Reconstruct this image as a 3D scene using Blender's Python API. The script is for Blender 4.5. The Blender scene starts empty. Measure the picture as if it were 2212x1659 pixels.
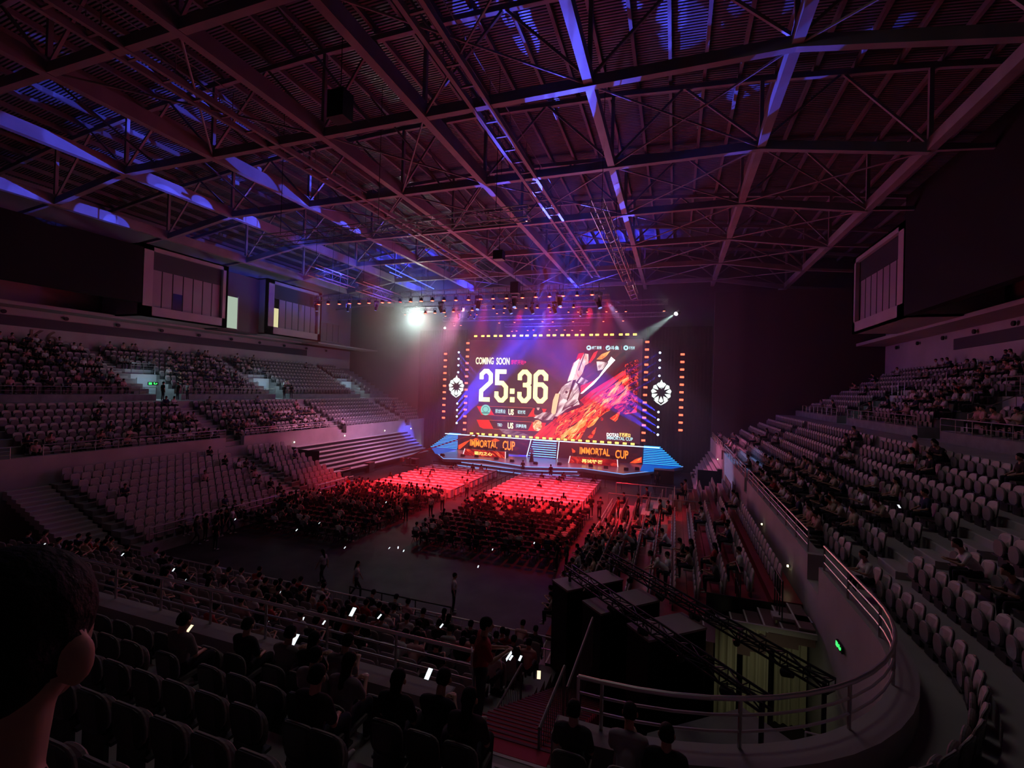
import bpy, bmesh, math, random
import numpy as np
from mathutils import Vector, Matrix
random.seed(7)
R = math.radians
C = bpy.context.scene.collection
SC = bpy.context.scene
# ------------------------------------------------------------------ camera, world, exposure
EYE = Vector((0, 0, 10.0))
YAW, PITCH, ROLL, FPX = 0.338225, 0.0103235, 0.0295936, 1000.0
def cam_matrix():
    f = Vector((-math.sin(YAW)*math.cos(PITCH), math.cos(YAW)*math.cos(PITCH), math.sin(PITCH)))
    r = Vector((math.cos(YAW), math.sin(YAW), 0)); u = r.cross(f)
    r2 = r*math.cos(ROLL)+u*math.sin(ROLL); u2 = -r*math.sin(ROLL)+u*math.cos(ROLL)
    return Matrix((r2, u2, -f)).transposed()
RM = cam_matrix()
cam = bpy.data.cameras.new('camera'); cam.sensor_width = 36; cam.lens = 36*FPX/2212; cam.clip_end = 300; cam.clip_start = .05
co = bpy.data.objects.new('camera', cam); C.objects.link(co)
co.matrix_world = Matrix.Translation(EYE) @ RM.to_4x4()
SC.camera = co
w = bpy.data.worlds.new('world'); SC.world = w; w.use_nodes = True
w.node_tree.nodes['Background'].inputs[0].default_value = (.01, .004, .008, 1)
w.node_tree.nodes['Background'].inputs[1].default_value = .3
SC.view_settings.view_transform = 'Standard'; SC.view_settings.look = 'None'
SC.view_settings.exposure = 0.0; SC.view_settings.gamma = 1; SC.view_settings.use_curve_mapping = False
SC.cycles.max_bounces = 4; SC.cycles.diffuse_bounces = 2; SC.cycles.glossy_bounces = 2
SC.cycles.volume_bounces = 0; SC.cycles.transparent_max_bounces = 6
SC.cycles.use_denoising = True; SC.cycles.use_adaptive_sampling = True; SC.cycles.adaptive_threshold = .015; SC.cycles.sample_clamp_indirect = 3; SC.cycles.sample_clamp_direct = 0
SC.cycles.caustics_reflective = False; SC.cycles.caustics_refractive = False
SC.cycles.volume_step_rate = 4

def at(px, py, ax, val):
    """photo pixel seen on the world plane  axis = val"""
    d = RM @ Vector(((px-1106)/FPX, -(py-829.5)/FPX, -1))
    t = (val-EYE[ax])/d[ax]
    return EYE+d*t
def depth_of(p):
    q = RM.transposed() @ (Vector(p)-EYE)
    if q.z > -.1: return None
    return (1106+FPX*q.x/-q.z, 829.5-FPX*q.y/-q.z, -q.z)

# ------------------------------------------------------------------ lights
def aim(o, target):
    o.rotation_euler = (Vector(target)-o.location).to_track_quat('-Z', 'Y').to_euler()
def spot(loc, target, energy, color, angle, blend=.3, radius=.1, vol=1.0):
    l = bpy.data.lights.new('spot', 'SPOT'); l.energy = energy; l.color = color
    l.spot_size = R(angle); l.spot_blend = blend; l.shadow_soft_size = radius
    o = bpy.data.objects.new('spot_beam', l); C.objects.link(o); o.location = loc; aim(o, target)
    return o
def point(loc, energy, color, radius=.5):
    l = bpy.data.lights.new('point', 'POINT'); l.energy = energy; l.color = color; l.shadow_soft_size = radius
    o = bpy.data.objects.new('lamp_and_fill', l); C.objects.link(o); o.location = loc; return o
def area(loc, target, sx, sy, energy, color, spread=180):
    l = bpy.data.lights.new('area', 'AREA'); l.shape = 'RECTANGLE'; l.size = sx; l.size_y = sy; l.energy = energy; l.color = color; l.spread = R(spread)
    o = bpy.data.objects.new('wash', l); C.objects.link(o); o.location = loc; aim(o, target); return o  # every area light is added fill, with no fixture behind it
RED = (1, .02, .035)
# red wash over the desks and the front of the floor audience
for x in (-27, -23.5, -20, -12.5, -9.5, -6.5):
    spot((x, 47.2, 19.6), (x*.93-1.2, 41.0, .5), 42000, RED, 36, .9, .3)
for x in (-25, -17, -9):
    spot((x, 51.0, 19.2), (x, 34.5, .5), 26000, RED, 32, 1, .3)
for x in (-26, -20.5, -13, -7.5):
    spot((x, 25.8, 19.7), (x*.96-.6, 38.0, .5), 24000, RED, 40, .9, .2)
spot((-8.5, 25.8, 19.7), (-5.0, 31, 0), 11000, RED, 26, .9, .2)
spot((-8.5, 25.8, 19.9), (-2.5, 31, 1), 14000, (1, .10, .12), 26, .9, .2)
spot((-6, 25.8, 19.9), (.3, 26, 1.5), 1600, (.7, .5, 1), 18, .9, .2)
spot((-24, 51, 19.8), (-36.3, 44, 3.2), 20000, (1, .30, .55), 46, .9, .3)
spot((-24, 51, 19.8), (-36.0, 50, 3), 14000, (.6, .4, 1), 40, .9, .3)
spot((-7.2, 51, 19.8), (4.1, 40, 4), 16000, (.25, .42, 1), 18, .7, .2)
spot((-7.2, 51, 19.8), (4.1, 48, 4), 12000, (1, .2, .45), 24, .8, .2)
area((-2, 17, 23.5), (2, 17, 0), 5, 5, 120, (1, .88, .84))  # the area lights here are added neutral fill from above, no fixtures
area((-16, 22, 23.5), (-16, 22, 0), 8, 5, 40, (1, .85, .82))
area((-32, 22, 23.0), (-36, 22, 0), 5, 5, 30, (1, .85, .84))
spot((-22, 57, 20.2), (-22.5, 55, 1), 9000, (1, .2, .16), 26, .8, .2)
spot((-9, 57, 20.2), (-9.5, 55, 1), 9000, (1, .2, .16), 26, .8, .2)
spot((-16, 57, 20.2), (-16.2, 53.5, 1), 12000, (.45, .25, 1), 28, .9, .2)
# blue moving heads thrown on the roof steel
BLUE = (.06, .09, 1)
STEEL_HITS = [(60, 425, 5), (120, 440, 4), (235, 478, 6), (275, 490, 4), (60, 300, 7), (220, 350, 6), (375, 415, 6), (430, 440, 4), (290, 395, 4), (370, 430, 4), (495, 470, 3), (565, 487, 5), (605, 405, 5), (640, 430, 4), (720, 480, 5), (765, 498, 4), (812, 525, 3), (1060, 270, 3), (1085, 300, 3), (1105, 330, 2), (1160, 400, 3), (1252, 115, 5), (1262, 150, 3), (1190, 35, 3), (1210, 218, 4), (1160, 228, 3), (1090, 398, 4), (1040, 402, 3), (1330, 385, 3), (1325, 410, 2), (1690, 150, 5), (1650, 240, 3), (1700, 90, 3), (1575, 340, 3), (1270, 240, 2), (1350, 190, 3)]
DECK_HITS = [(140, 215, 5), (215, 270, 4), (455, 225, 5), (520, 285, 6), (480, 250, 5), (365, 320, 3), (45, 95, 4), (225, 320, 4), (490, 385, 4), (560, 420, 4), (640, 365, 4), (1025, 70, 3), (1075, 60, 3), (1035, 130, 4), (1125, 120, 5), (1155, 180, 4), (1520, 40, 9), (1680, 20, 4), (1540, 205, 7), (1600, 210, 5), (1925, 45, 2.5), (1195, 290, 3), (1360, 60, 4), (1440, 90, 5)]
for i, (px, py, a) in enumerate(STEEL_HITS+DECK_HITS):
    deck = i >= len(STEEL_HITS); t = at(px, py, 2, 28.4 if deck else 24.1)
    if not deck and px < 300 and py > 400: t = at(px, py, 2, 22.6)
    src = (-22+(i % 4)*1.4, 47.2, 19.4) if t.x < -15 else (-14+(i % 4)*1.4, 47.2, 19.4)
    spot(src, t, 70000 if deck else 85000, BLUE, a*(.65 if t.x < -15 and not deck else .85), .2, .03)
# added purple and magenta fill for the roof and the hall, without fixtures
area((-16, 58, 4.0), (-16, 30, 26), 22, 3, 900, (1, .13, .16))
area((-16, 50, 16.5), (-16, 34, 28), 24, 4, 900, (.9, .08, .14))
point((-12, 54, 15.5), 1200, (.45, .10, 1), 1.5)
point((-25, 58, 12), 500, (.2, .12, 1), 1.5)
point((-34.1, 56.2, 19.4), 850, (.72, 1, .86), .3)  # added point beside the white spotlight, there to make its halo
# white followspots
spot((-34.3, 56.5, 19.5), (-10, 20, 9), 900, (.72, 1, .86), 60, 1, .25, .55)
spot((-.2, 58.3, 19.5), (-14, 60.5, 10), 30000, (.75, 1, .95), 22, .6, .12)
spot((-8.8, 60.5, 18.2), (-17, 60, 13), 1500, (.75, 1, .95), 24, .6, .12, 2.5)
spot((-32, 60.5, 18.8), (-22, 58, 8), 1500, (.75, 1, .95), 26, .6, .12, 2)
# blue pencil beams either side of the screen
for k, z in enumerate((15.1, 14.15, 13.2, 12.2, 7.57, 6.62, 5.67, 4.72)):
    up = k < 4
    spot((-30.1, 61.3, z), (-25.6, 60.8, z-(4.5 if up else -4.6)), 110000 if up else 190000, (.03, .04, 1), 6 if up else 15, .5, .05)
    spot((-1.88, 61.3, z), (-6.4, 60.8, z-(2.9 if up else -2.8)), 100000 if up else 170000, (.03, .04, 1), 6 if up else 13, .5, .05)
spot((-15, 57, 19), (-27.5, 58.5, 4.5), 220000, (.07, .06, 1), 7, .4, .1)
spot((-15.5, 57, 19), (-30, 57.5, 7), 110000, (.06, .08, 1), 12, .6, .1)
spot((-14, 57, 20.3), (-12.5, 50.8, 0), 9000, (.35, .12, 1), 26, .9, .2)  # purple spot added to brighten the floor before the stage

# ------------------------------------------------------------------ materials
MATS = {}
def mat(name, color, rough=.7, metal=0., noise=0., scale=3., bump=0., objcol=False, spec=.3):
    if name in MATS: return MATS[name]
    m = bpy.data.materials.new(name); m.use_nodes = True; n = m.node_tree.nodes; l = m.node_tree.links
    b = n['Principled BSDF']; b.inputs['Roughness'].default_value = rough; b.inputs['Metallic'].default_value = metal
    b.inputs['Specular IOR Level'].default_value = spec
    b.inputs['Base Color'].default_value = (*color, 1)
    if objcol:
        oi = n.new('ShaderNodeObjectInfo'); src = oi.outputs['Color']
        l.new(src, b.inputs['Base Color'])
    if noise or bump:
        tc = n.new('ShaderNodeTexCoord'); nz = n.new('ShaderNodeTexNoise'); nz.inputs['Scale'].default_value = scale; nz.inputs['Detail'].default_value = 4
        l.new(tc.outputs['Object'], nz.inputs['Vector'])
        if noise:
            rp = n.new('ShaderNodeValToRGB')
            rp.color_ramp.elements[0].position = .3; rp.color_ramp.elements[1].position = .7
            rp.color_ramp.elements[0].color = (*[c*(1-noise) for c in color], 1); rp.color_ramp.elements[1].color = (*[min(1, c*(1+noise)) for c in color], 1)
            l.new(nz.outputs['Fac'], rp.inputs['Fac']); l.new(rp.outputs['Color'], b.inputs['Base Color'])
        if bump:
            bp = n.new('ShaderNodeBump'); bp.inputs['Strength'].default_value = bump; bp.inputs['Distance'].default_value = .02
            l.new(nz.outputs['Fac'], bp.inputs['Height']); l.new(bp.outputs['Normal'], b.inputs['Normal'])
    MATS[name] = m; return m
def emit(name, color, strength, sample=True):
    if name in MATS: return MATS[name]
    m = bpy.data.materials.new(name); m.use_nodes = True; n = m.node_tree.nodes; l = m.node_tree.links
    n.remove(n['Principled BSDF']); e = n.new('ShaderNodeEmission'); e.inputs[0].default_value = (*color, 1); e.inputs[1].default_value = strength
    l.new(e.outputs[0], n['Material Output'].inputs[0])
    m.cycles.emission_sampling = 'AUTO' if sample else 'NONE'
    MATS[name] = m; return m
def emit_noise(name, stops, strength, scale=(1, 1, 1), rot=0, detail=6, distort=1.5, sample=False, nscale=1.0):
    m = bpy.data.materials.new(name); m.use_nodes = True; n = m.node_tree.nodes; l = m.node_tree.links
    n.remove(n['Principled BSDF']); e = n.new('ShaderNodeEmission'); e.inputs[1].default_value = strength
    tc = n.new('ShaderNodeTexCoord'); mr_ = n.new('ShaderNodeMapping'); mr_.inputs['Rotation'].default_value = (0, -rot, 0); mp = n.new('ShaderNodeMapping'); mp.inputs['Scale'].default_value = scale; l.new(tc.outputs['Object'], mr_.inputs[0])
    nz = n.new('ShaderNodeTexNoise'); nz.inputs['Scale'].default_value = nscale; nz.inputs['Detail'].default_value = detail; nz.inputs['Distortion'].default_value = distort
    rp = n.new('ShaderNodeValToRGB'); cr = rp.color_ramp
    cr.elements[0].position = stops[0][0]; cr.elements[0].color = (*stops[0][1], 1)
    cr.elements[1].position = stops[-1][0]; cr.elements[1].color = (*stops[-1][1], 1)
    for p, c in stops[1:-1]:
        el = cr.elements.new(p); el.color = (*c, 1)
    l.new(mr_.outputs[0], mp.inputs[0]); l.new(mp.outputs[0], nz.inputs['Vector']); l.new(nz.outputs['Fac'], rp.inputs[0]); l.new(rp.outputs[0], e.inputs[0])
    l.new(e.outputs[0], n['Material Output'].inputs[0])
    m.cycles.emission_sampling = 'AUTO' if sample else 'NONE'
    MATS[name] = m; return m
CONC = mat('painted_concrete', (.42, .40, .39), .8, noise=.12, scale=.6, bump=.1)
CONC2 = mat('grey_concrete', (.26, .25, .25), .85, noise=.2, scale=1.5, bump=.2)
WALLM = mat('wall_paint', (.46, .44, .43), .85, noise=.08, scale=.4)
DARKBAND = mat('dark_band', (.07, .07, .08), .6)
FLOORM = mat('floor_black', (.035, .028, .03), .55, noise=.35, scale=.8, bump=.1, spec=.07)
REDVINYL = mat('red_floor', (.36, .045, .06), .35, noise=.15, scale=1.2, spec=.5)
STEEL = mat('painted_steel', (.30, .28, .28), .55, noise=.15, scale=.7)
DECKP = mat('purlin_steel', (.22, .20, .20), .6, noise=.1, scale=.7)
GALV = mat('rail_steel', (.50, .50, .50), .34, .8)
BLACK = mat('black_metal', (.018, .018, .02), .5)
BLACKC = mat('black_cloth', (.012, .012, .014), .9)
TRUSSM = mat('truss_alu', (.28, .28, .30), .4, .6)
SEATG = mat('seat_grey', (.20, .18, .18), .6, noise=.08, scale=5)
SEATP = mat('seat_pad_pale', (.48, .45, .43), .6)
SEATB = mat('seat_dark_and_shade', (.05, .05, .052), .35, spec=.5)  # support colour, also the shade put into the seat backs
LINEN = mat('white_tablecloth', (.62, .60, .60), .8, noise=.05, scale=3, bump=.15)
SKIN = mat('skin', (.50, .30, .22), .55)
HAIR = mat('black_hair', (.010, .008, .008), .7, spec=.12, bump=.4, scale=60)
SHIRT = mat('shirt_cloth', (.5, .5, .5), .9, objcol=True)
PANTS = mat('dark_trousers', (.03, .03, .04), .9)
SHOE = mat('pale_shoes', (.5, .5, .5), .6)
JERSEY = mat('red_jersey', (.32, .02, .03), .8)
WHITEP = mat('white_plastic', (.6, .6, .6), .5)
CURTAIN = mat('beige_curtain', (.48, .46, .34), .85)
GLASSD = mat('dark_glass', (.03, .03, .04), .15, spec=.6)
PANELG = mat('pale_shutter', (.34, .31, .33), .7)
STAGEM = mat('stage_gloss', (.26, .24, .26), .28, noise=.1, scale=.6, spec=.7)

# ------------------------------------------------------------------ mesh helpers
class MB:
    def __init__(s): s.v = []; s.f = []; s.m = []
    def add(s, vs, fs, mi=0):
        o = len(s.v); s.v += [tuple(v) for v in vs]; s.f += [tuple(i+o for i in f) for f in fs]; s.m += [mi]*len(fs); return s
    def box(s, c, size, rz=0, mi=0):
        hx, hy, hz = size[0]/2, size[1]/2, size[2]/2; ca, sa = math.cos(rz), math.sin(rz); vs = []
        for x, y, z in ((-hx, -hy, -hz), (hx, -hy, -hz), (hx, hy, -hz), (-hx, hy, -hz), (-hx, -hy, hz), (hx, -hy, hz), (hx, hy, hz), (-hx, hy, hz)):
            vs.append((c[0]+x*ca-y*sa, c[1]+x*sa+y*ca, c[2]+z))
        return s.add(vs, [(0, 3, 2, 1), (4, 5, 6, 7), (0, 1, 5, 4), (1, 2, 6, 5), (2, 3, 7, 6), (3, 0, 4, 7)], mi)
    def b2(s, lo, hi, mi=0):
        return s.box([(a+b)/2 for a, b in zip(lo, hi)], [abs(b-a) for a, b in zip(lo, hi)], 0, mi)
    def beam(s, p, q, w, h, mi=0):
        p = Vector(p); q = Vector(q); d = (q-p).normalized()
        up = Vector((0, 0, 1)) if abs(d.z) < .95 else Vector((0, 1, 0))
        a = d.cross(up).normalized()*w/2; b = a.cross(d).normalized()*h/2
        vs = [p-a-b, p+a-b, p+a+b, p-a+b, q-a-b, q+a-b, q+a+b, q-a+b]
        return s.add(vs, [(0, 1, 2, 3), (7, 6, 5, 4), (4, 5, 1, 0), (5, 6, 2, 1), (6, 7, 3, 2), (7, 4, 0, 3)], mi)
    def tube(s, p, q, r, n=8, mi=0, r2=None):
        p = Vector(p); q = Vector(q); d = (q-p).normalized(); r2 = r if r2 is None else r2
        up = Vector((0, 0, 1)) if abs(d.z) < .95 else Vector((0, 1, 0))
        a = d.cross(up).normalized(); b = a.cross(d).normalized(); vs = []
        for k in range(n):
            t = 2*math.pi*k/n; e = a*math.cos(t)+b*math.sin(t); vs += [p+e*r, q+e*r2]
        fs = [(2*k, 2*k+1, (2*k+3) % (2*n), (2*k+2) % (2*n)) for k in range(n)]
        fs += [tuple(2*k for k in range(n))[::-1], tuple(2*k+1 for k in range(n))]
        return s.add(vs, fs, mi)
    def path(s, pts, r, n=8, mi=0):
        for a, b in zip(pts, pts[1:]): s.tube(a, b, r, n, mi)
        return s
    def prism(s, poly, z0, z1, mi=0):
        n = len(poly); vs = [(x, y, z0) for x, y in poly]+[(x, y, z1) for x, y in poly]
        fs = [tuple(range(n))[::-1], tuple(range(n, 2*n))]+[(k, (k+1) % n, n+(k+1) % n, n+k) for k in range(n)]
        return s.add(vs, fs, mi)
    def slab(s, pts, th, nrm, mi=0):
        n = len(pts); nv = Vector(nrm)*th; vs = [Vector(p) for p in pts]+[Vector(p)+nv for p in pts]
        fs = [tuple(range(n))[::-1], tuple(range(n, 2*n))]+[(k, (k+1) % n, n+(k+1) % n, n+k) for k in range(n)]
        return s.add(vs, fs, mi)
    def build(s, name, mats, parent=None, smooth=False):
        me = bpy.data.meshes.new(name); me.from_pydata(s.v, [], s.f)
        for m in (mats if isinstance(mats, (list, tuple)) else [mats]): me.materials.append(m)
        if any(s.m): me.polygons.foreach_set('material_index', s.m)
        if smooth: me.polygons.foreach_set('use_smooth', [True]*len(me.polygons))
        bm = bmesh.new(); bm.from_mesh(me); bmesh.ops.recalc_face_normals(bm, faces=bm.faces); bm.to_mesh(me); bm.free()
        return link(name, me, parent)
def link(name, me, parent=None):
    o = bpy.data.objects.new(name, me); C.objects.link(o)
    if parent is not None: o.parent = parent
    return o
def tag(o, label, cat, group=None, kind=None):
    o['label'] = label; o['category'] = cat
    if group: o['group'] = group
    if kind: o['kind'] = kind
    return o
def thing(name, label, cat, loc=(0, 0, 0), rz=0, group=None):
    o = bpy.data.objects.new(name, None); C.objects.link(o); o.location = loc; o.rotation_euler = (0, 0, rz); o.empty_display_size = .1
    return tag(o, label, cat, group)
def struct(o, label=None):
    o['kind'] = 'structure'
    if label: o['label'] = label
    return o
def dup(root, loc, rz=0, label=None, group=None, color=None, parts=True):
    r = root.copy(); C.objects.link(r); r.location = loc; r.rotation_euler = (0, 0, rz)
    if label: r['label'] = label
    if group: r['group'] = group
    if color: r.color = color
    if parts:
        for ch in root.children:
            c = ch.copy(); C.objects.link(c); c.parent = r
            if color: c.color = color
            for g in ch.children:
                d = g.copy(); C.objects.link(d); d.parent = c
    return r
ONES = 'zeroth first second third fourth fifth sixth seventh eighth ninth tenth eleventh twelfth thirteenth fourteenth fifteenth sixteenth seventeenth eighteenth nineteenth'.split()
TENS = ['', '', 'twenty', 'thirty', 'forty', 'fifty', 'sixty', 'seventy', 'eighty', 'ninety']
def nth(n):
    if n < 20: return ONES[n]
    if n >= 100: return 'hundred-and-'+nth(n-100) if n > 100 else 'hundredth'
    return TENS[n//10][:-1]+'ieth' if n % 10 == 0 else TENS[n//10]+'-'+ONES[n % 10]

AX = -16.1                       # long axis of the hall
# ------------------------------------------------------------------ shell
m = MB().b2((-62, -20, -.3), (30, 70, 0)); struct(m.build('floor', FLOORM))
m = MB().b2((-54, -20, 0), (-53, 67, 28.5)); wl = struct(m.build('wall_left', WALLM))
m = MB().b2((20.8, -20, 0), (21.8, 67, 28.5)); wr = struct(m.build('wall_right', WALLM))
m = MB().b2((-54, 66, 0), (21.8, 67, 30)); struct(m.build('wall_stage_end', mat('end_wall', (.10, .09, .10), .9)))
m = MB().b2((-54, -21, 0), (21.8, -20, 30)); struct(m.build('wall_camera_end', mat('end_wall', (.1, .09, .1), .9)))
# dark band and soffit on both long walls
for nm, X, s in (('left', -53, 1), ('right', 20.8, -1)):
    b = MB().b2((X, -20, 14.1), (X+s*.12, 56 if s > 0 else 46, 14.95)); struct(b.build('trim_band_'+nm, DARKBAND))
    b = MB().b2((X, -20, 15.6), (X+s*2.6, 66, 15.9)); struct(b.build('trim_soffit_'+nm, WALLM))
    # round dark downlights
    lamp = None
    for i in range(11):
        y = 18+i*4.2; loc = (X+s*.14, y, 15.2)
        if lamp is None:
            lamp = MB().tube((0, 0, 0), (s*.12, 0, 0), .17, 14).build('wall_lamp', BLACK)
            tag(lamp, '', 'lamp')
        o = lamp if i == 0 else lamp.copy()
        if i: C.objects.link(o)
        o.location = loc; o['label'] = 'unlit round lamp above the dark stripe of the %s wall, %s from camera end' % (nm, nth(i+1)); o['group'] = 'unlit round wall lamps'
# roof deck with purlins
def roofz(x): return 29.6-.0022*(x-AX)**2
xs = np.linspace(-54, 21.8, 30)
m = MB(); vs = []; fs = []
for x in xs: vs += [(x, -20, roofz(x)), (x, 67, roofz(x)), (x, -20, roofz(x)+.25), (x, 67, roofz(x)+.25)]
for k in range(len(xs)-1):
    a = 4*k; fs += [(a, a+1, a+5, a+4), (a+2, a+6, a+7, a+3)]
m.add(vs, fs)
def deckmat():
    m = mat('roof_deck', (.16, .15, .16), .45, .2); n = m.node_tree.nodes; l = m.node_tree.links; b = n['Principled BSDF']
    tc = n.new('ShaderNodeTexCoord'); wv = n.new('ShaderNodeTexWave'); wv.bands_direction = 'Y'; wv.inputs['Scale'].default_value = 1.6; wv.inputs['Distortion'].default_value = 0
    bp = n.new('ShaderNodeBump'); bp.inputs['Strength'].default_value = 1; bp.inputs['Distance'].default_value = .12
    l.new(tc.outputs['Object'], wv.inputs['Vector']); l.new(wv.outputs['Fac'], bp.inputs['Height']); l.new(bp.outputs['Normal'], b.inputs['Normal'])
    return m
ceil = struct(m.build('ceiling', deckmat()), 'corrugated metal roof deck')
for x in np.arange(-52, 20.5, 1.9):
    b = MB().b2((x-.09, -19, roofz(x)-.34), (x+.09, 66, roofz(x)-.02)); b.build('purlin', DECKP, ceil)

# ------------------------------------------------------------------ roof steel
NX = [-44.3, -36.4, -28.1, -19.4, -12.8, -4.1, 4.3, 12.1]
def chz(x):
    if x < -36.4: return 24-(-36.4-x)*1.3/7.9
    if x > 4.3: return 24-(x-4.3)*1.3/7.8
    return 24.0
TY = [-3.4, 4.8, 13.0, 21.2, 29.4, 37.6, 45.8, 54.0, 62.2]
for i, y in enumerate(TY):
    t = thing('roof_truss', 'deep steel roof truss spanning the hall, %s counted back from the stage wall' % nth(len(TY)-i), 'truss', (0, y, 0), 0, 'roof trusses across the hall')
    m = MB()
    pts = [(x, 0, chz(x)+.3) for x in [-52.9]*0+NX]
    for a, b in zip(pts, pts[1:]): m.beam(a, b, .34, .5)
    m.build('bottom_chord', STEEL, t)
    m = MB(); pts = [(x, 0, roofz(x)-.55) for x in [-52.8]+NX+[20.6]]
    for a, b in zip(pts, pts[1:]): m.beam(a, b, .24, .3)
    m.build('top_chord', STEEL, t)
    for k, x in enumerate(NX):
        MB().beam((x, 0, chz(x)+.5), (x, 0, roofz(x)-.6), .2, .2).build('post', STEEL, t)
        if k < len(NX)-1:
            x2 = NX[k+1]; xm = (x+x2)/2
            MB().beam((x, 0, chz(x)+.5), (xm, 0, roofz(xm)-.6), .13, .13).build('diagonal', STEEL, t)
            MB().beam((x2, 0, chz(x2)+.5), (xm, 0, roofz(xm)-.6), .13, .13).build('diagonal', STEEL, t)
    MB().beam((NX[0], 0, chz(NX[0])+.3), (-53, 0, 22.2), .2, .25).build('end_strut', STEEL, t)
    MB().beam((NX[-1], 0, chz(NX[-1])+.3), (20.8, 0, 22.2), .2, .25).build('end_strut', STEEL, t)
for i, x in enumerate(NX):
    o = MB().beam((x, -19, chz(x)+.42), (x, 65.5, chz(x)+.42), .42, .8 if i < 5 else .6).build('roof_girder', STEEL)
    tag(o, 'long steel girder under the roof running to the stage, %s from the left wall' % nth(i+1), 'girder', 'roof girders along the hall')
for j, xc in enumerate((-23.0, -9.5)):
    t = thing('catwalk', 'narrow roof catwalk of two parallel beams, %s of the hall axis' % ('left' if j == 0 else 'right'), 'catwalk', (xc, 0, 24.15), 0, 'roof catwalks')
    for s in (-.45, .45): MB().beam((s, -19, 0), (s, 57, 0), .2, .3).build('side_beam', STEEL, t)
    m = MB()
    for y in np.arange(-18, 57, 1.5): m.b2((-.4, y, -.06), (.4, y+.1, .02))
    m.build('grating', STEEL, t)
    for s in (-.5, .5):
        m = MB().tube((s, -19, 1.1), (s, 57, 1.1), .03, 6)
        for y in np.arange(-18, 57, 3): m.tube((s, y, .1), (s, y, 1.1), .025, 6)
        m.build('handrail', STEEL, t)
# horizontal cross bracing between girders
bi = 0
for yi in range(2, len(TY)-1):
    for k in range(2, 7):
        if (yi+k) % 2 and yi < 4: continue
        y0, y1 = TY[yi], TY[yi+1]; x0, x1 = NX[k], NX[k+1]; zz = lambda x: chz(x)+.22
        o = MB().tube((x0, y0, zz(x0)), (x1, y1, zz(x1)), .055, 6).tube((x0, y1, zz(x0)), (x1, y0, zz(x1)), .055, 6).build('cross_bracing', STEEL)
        bi += 1
        tag(o, 'thin diagonal roof bracing between %s and %s girder, %s bay from stage' % (nth(k+1), nth(k+2), nth(len(TY)-1-yi)), 'bracing', 'diagonal roof bracing')
# sloping struts that hang below girders to knee nodes
for yi in range(3, 8):
    for k in (1, 2, 3, 4):
        y0, y1 = TY[yi-1], TY[yi]; x = NX[k]
        o = MB().tube((x, (y0+y1)/2, roofz(x)-.6), (x+3.4, y1, 24.2), .07, 6).build('roof_strut', STEEL)
        tag(o, 'slender slanted roof strut by %s girder from left, %s bay from stage' % (nth(k+1), nth(9-yi)), 'strut', 'slender roof struts')

# ------------------------------------------------------------------ lighting trusses
def box_truss(p, q, size, name, label, cells=None, mat_=None, group='lighting trusses'):
    p = Vector(p); q = Vector(q); L = (q-p).length; d = (q-p)/L; n = cells or max(2, int(L/1.0)); mt = mat_ or TRUSSM
    s = d.cross(Vector((0, 0, 1))).normalized()*size/2; u = s.cross(d).normalized()*size/2
    t = thing(name, label, 'truss', p, 0, group)
    cs = [(-1, -1), (1, -1), (1, 1), (-1, 1)]
    for a, b in cs: MB().tube(s*a+u*b, s*a+u*b+d*L, .045 if 'blue' in name else .03, 6).build('chord', mt, t)
    m = MB()
    for k in range(n+1):
        o = d*(L*k/n)
        for (a, b), (a2, b2) in zip(cs, cs[1:]+cs[:1]): m.tube(o+s*a+u*b, o+s*a2+u*b2, .014, 5)
        if k < n:
            o2 = d*(L*(k+1)/n)
            for i2, ((a, b), (a2, b2)) in enumerate(zip(cs, cs[1:]+cs[:1])):
                if (k+i2) % 2: m.tube(o+s*a+u*b, o2+s*a2+u*b2, .014, 5)
                else: m.tube(o2+s*a+u*b, o+s*a2+u*b2, .014, 5)
    m.build('lacing', mt, t)
    for f in (.1, .5, .9):
        o = p+d*(L*f); MB().tube(d*(L*f)+Vector((0, 0, size/2)), d*(L*f)+Vector((0, 0, roofz(o.x)-.02-p.z)), .02, 5).build('hanging_cable', BLACK, t)
    return t
box_truss((-29, 25.6, 20.2), (-8.2, 25.4, 20.2), .7, 'lighting_truss', 'unlit lattice truss hanging nearest the camera below the roof girders')
box_truss((-43.5, 47.2, 20.75), (-7, 47.2, 20.75), .6, 'lighting_truss', 'front lamp truss with the first row of red lamps under it')
box_truss((-33, 51, 20.3), (-7, 51, 20.3), .6, 'lighting_truss', 'second lamp truss behind the front row of red lamps')
box_truss((-37, 57, 20.75), (-1, 57, 20.75), .6, 'lighting_truss', 'third lamp truss over the stage edge')
box_truss((-32, 60, 19.75), (-1, 60, 19.75), .5, 'lighting_truss', 'fourth lamp truss close above the big screen')
box_truss((-23, 61.6, 18.95), (-11, 61.6, 18.95), .4, 'lighting_truss', 'short lamp truss right above the middle of the screen')
box_truss((-31.2, 33.2, 20.2), (-31.2, 38.7, 20.2), .9, 'blue_truss', 'blue-lit lattice truss hanging lengthwise at left, nearer to the camera')
box_truss((-31.2, 39.9, 20.2), (-31.2, 47.0, 20.2), .9, 'blue_truss', 'blue-lit lattice truss hanging lengthwise at left, further from the camera')
box_truss((-4.3, 25.5, 20.3), (-4.3, 42.5, 20.3), .7, 'side_truss', 'pale lattice truss hanging lengthwise right of the rig')
box_truss((-4.3, 44, 20.3), (-4.3, 51, 20.3), .7, 'side_truss', 'short pale lattice truss right of the rig, close to the stage')
for p, e in (((-29, 35.5, 20.4), 8000), ((-29, 43, 20.4), 8000)): spot((p[0]+3, p[1]-2, 18.5), (-31.2, p[1]+.5, 20.2), e, BLUE, 38, .6, .1)
spot((-6.5, 38, 17.5), (-4.3, 34, 20.3), 500, (.7, .4, 1), 80, .6, .1)
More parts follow.
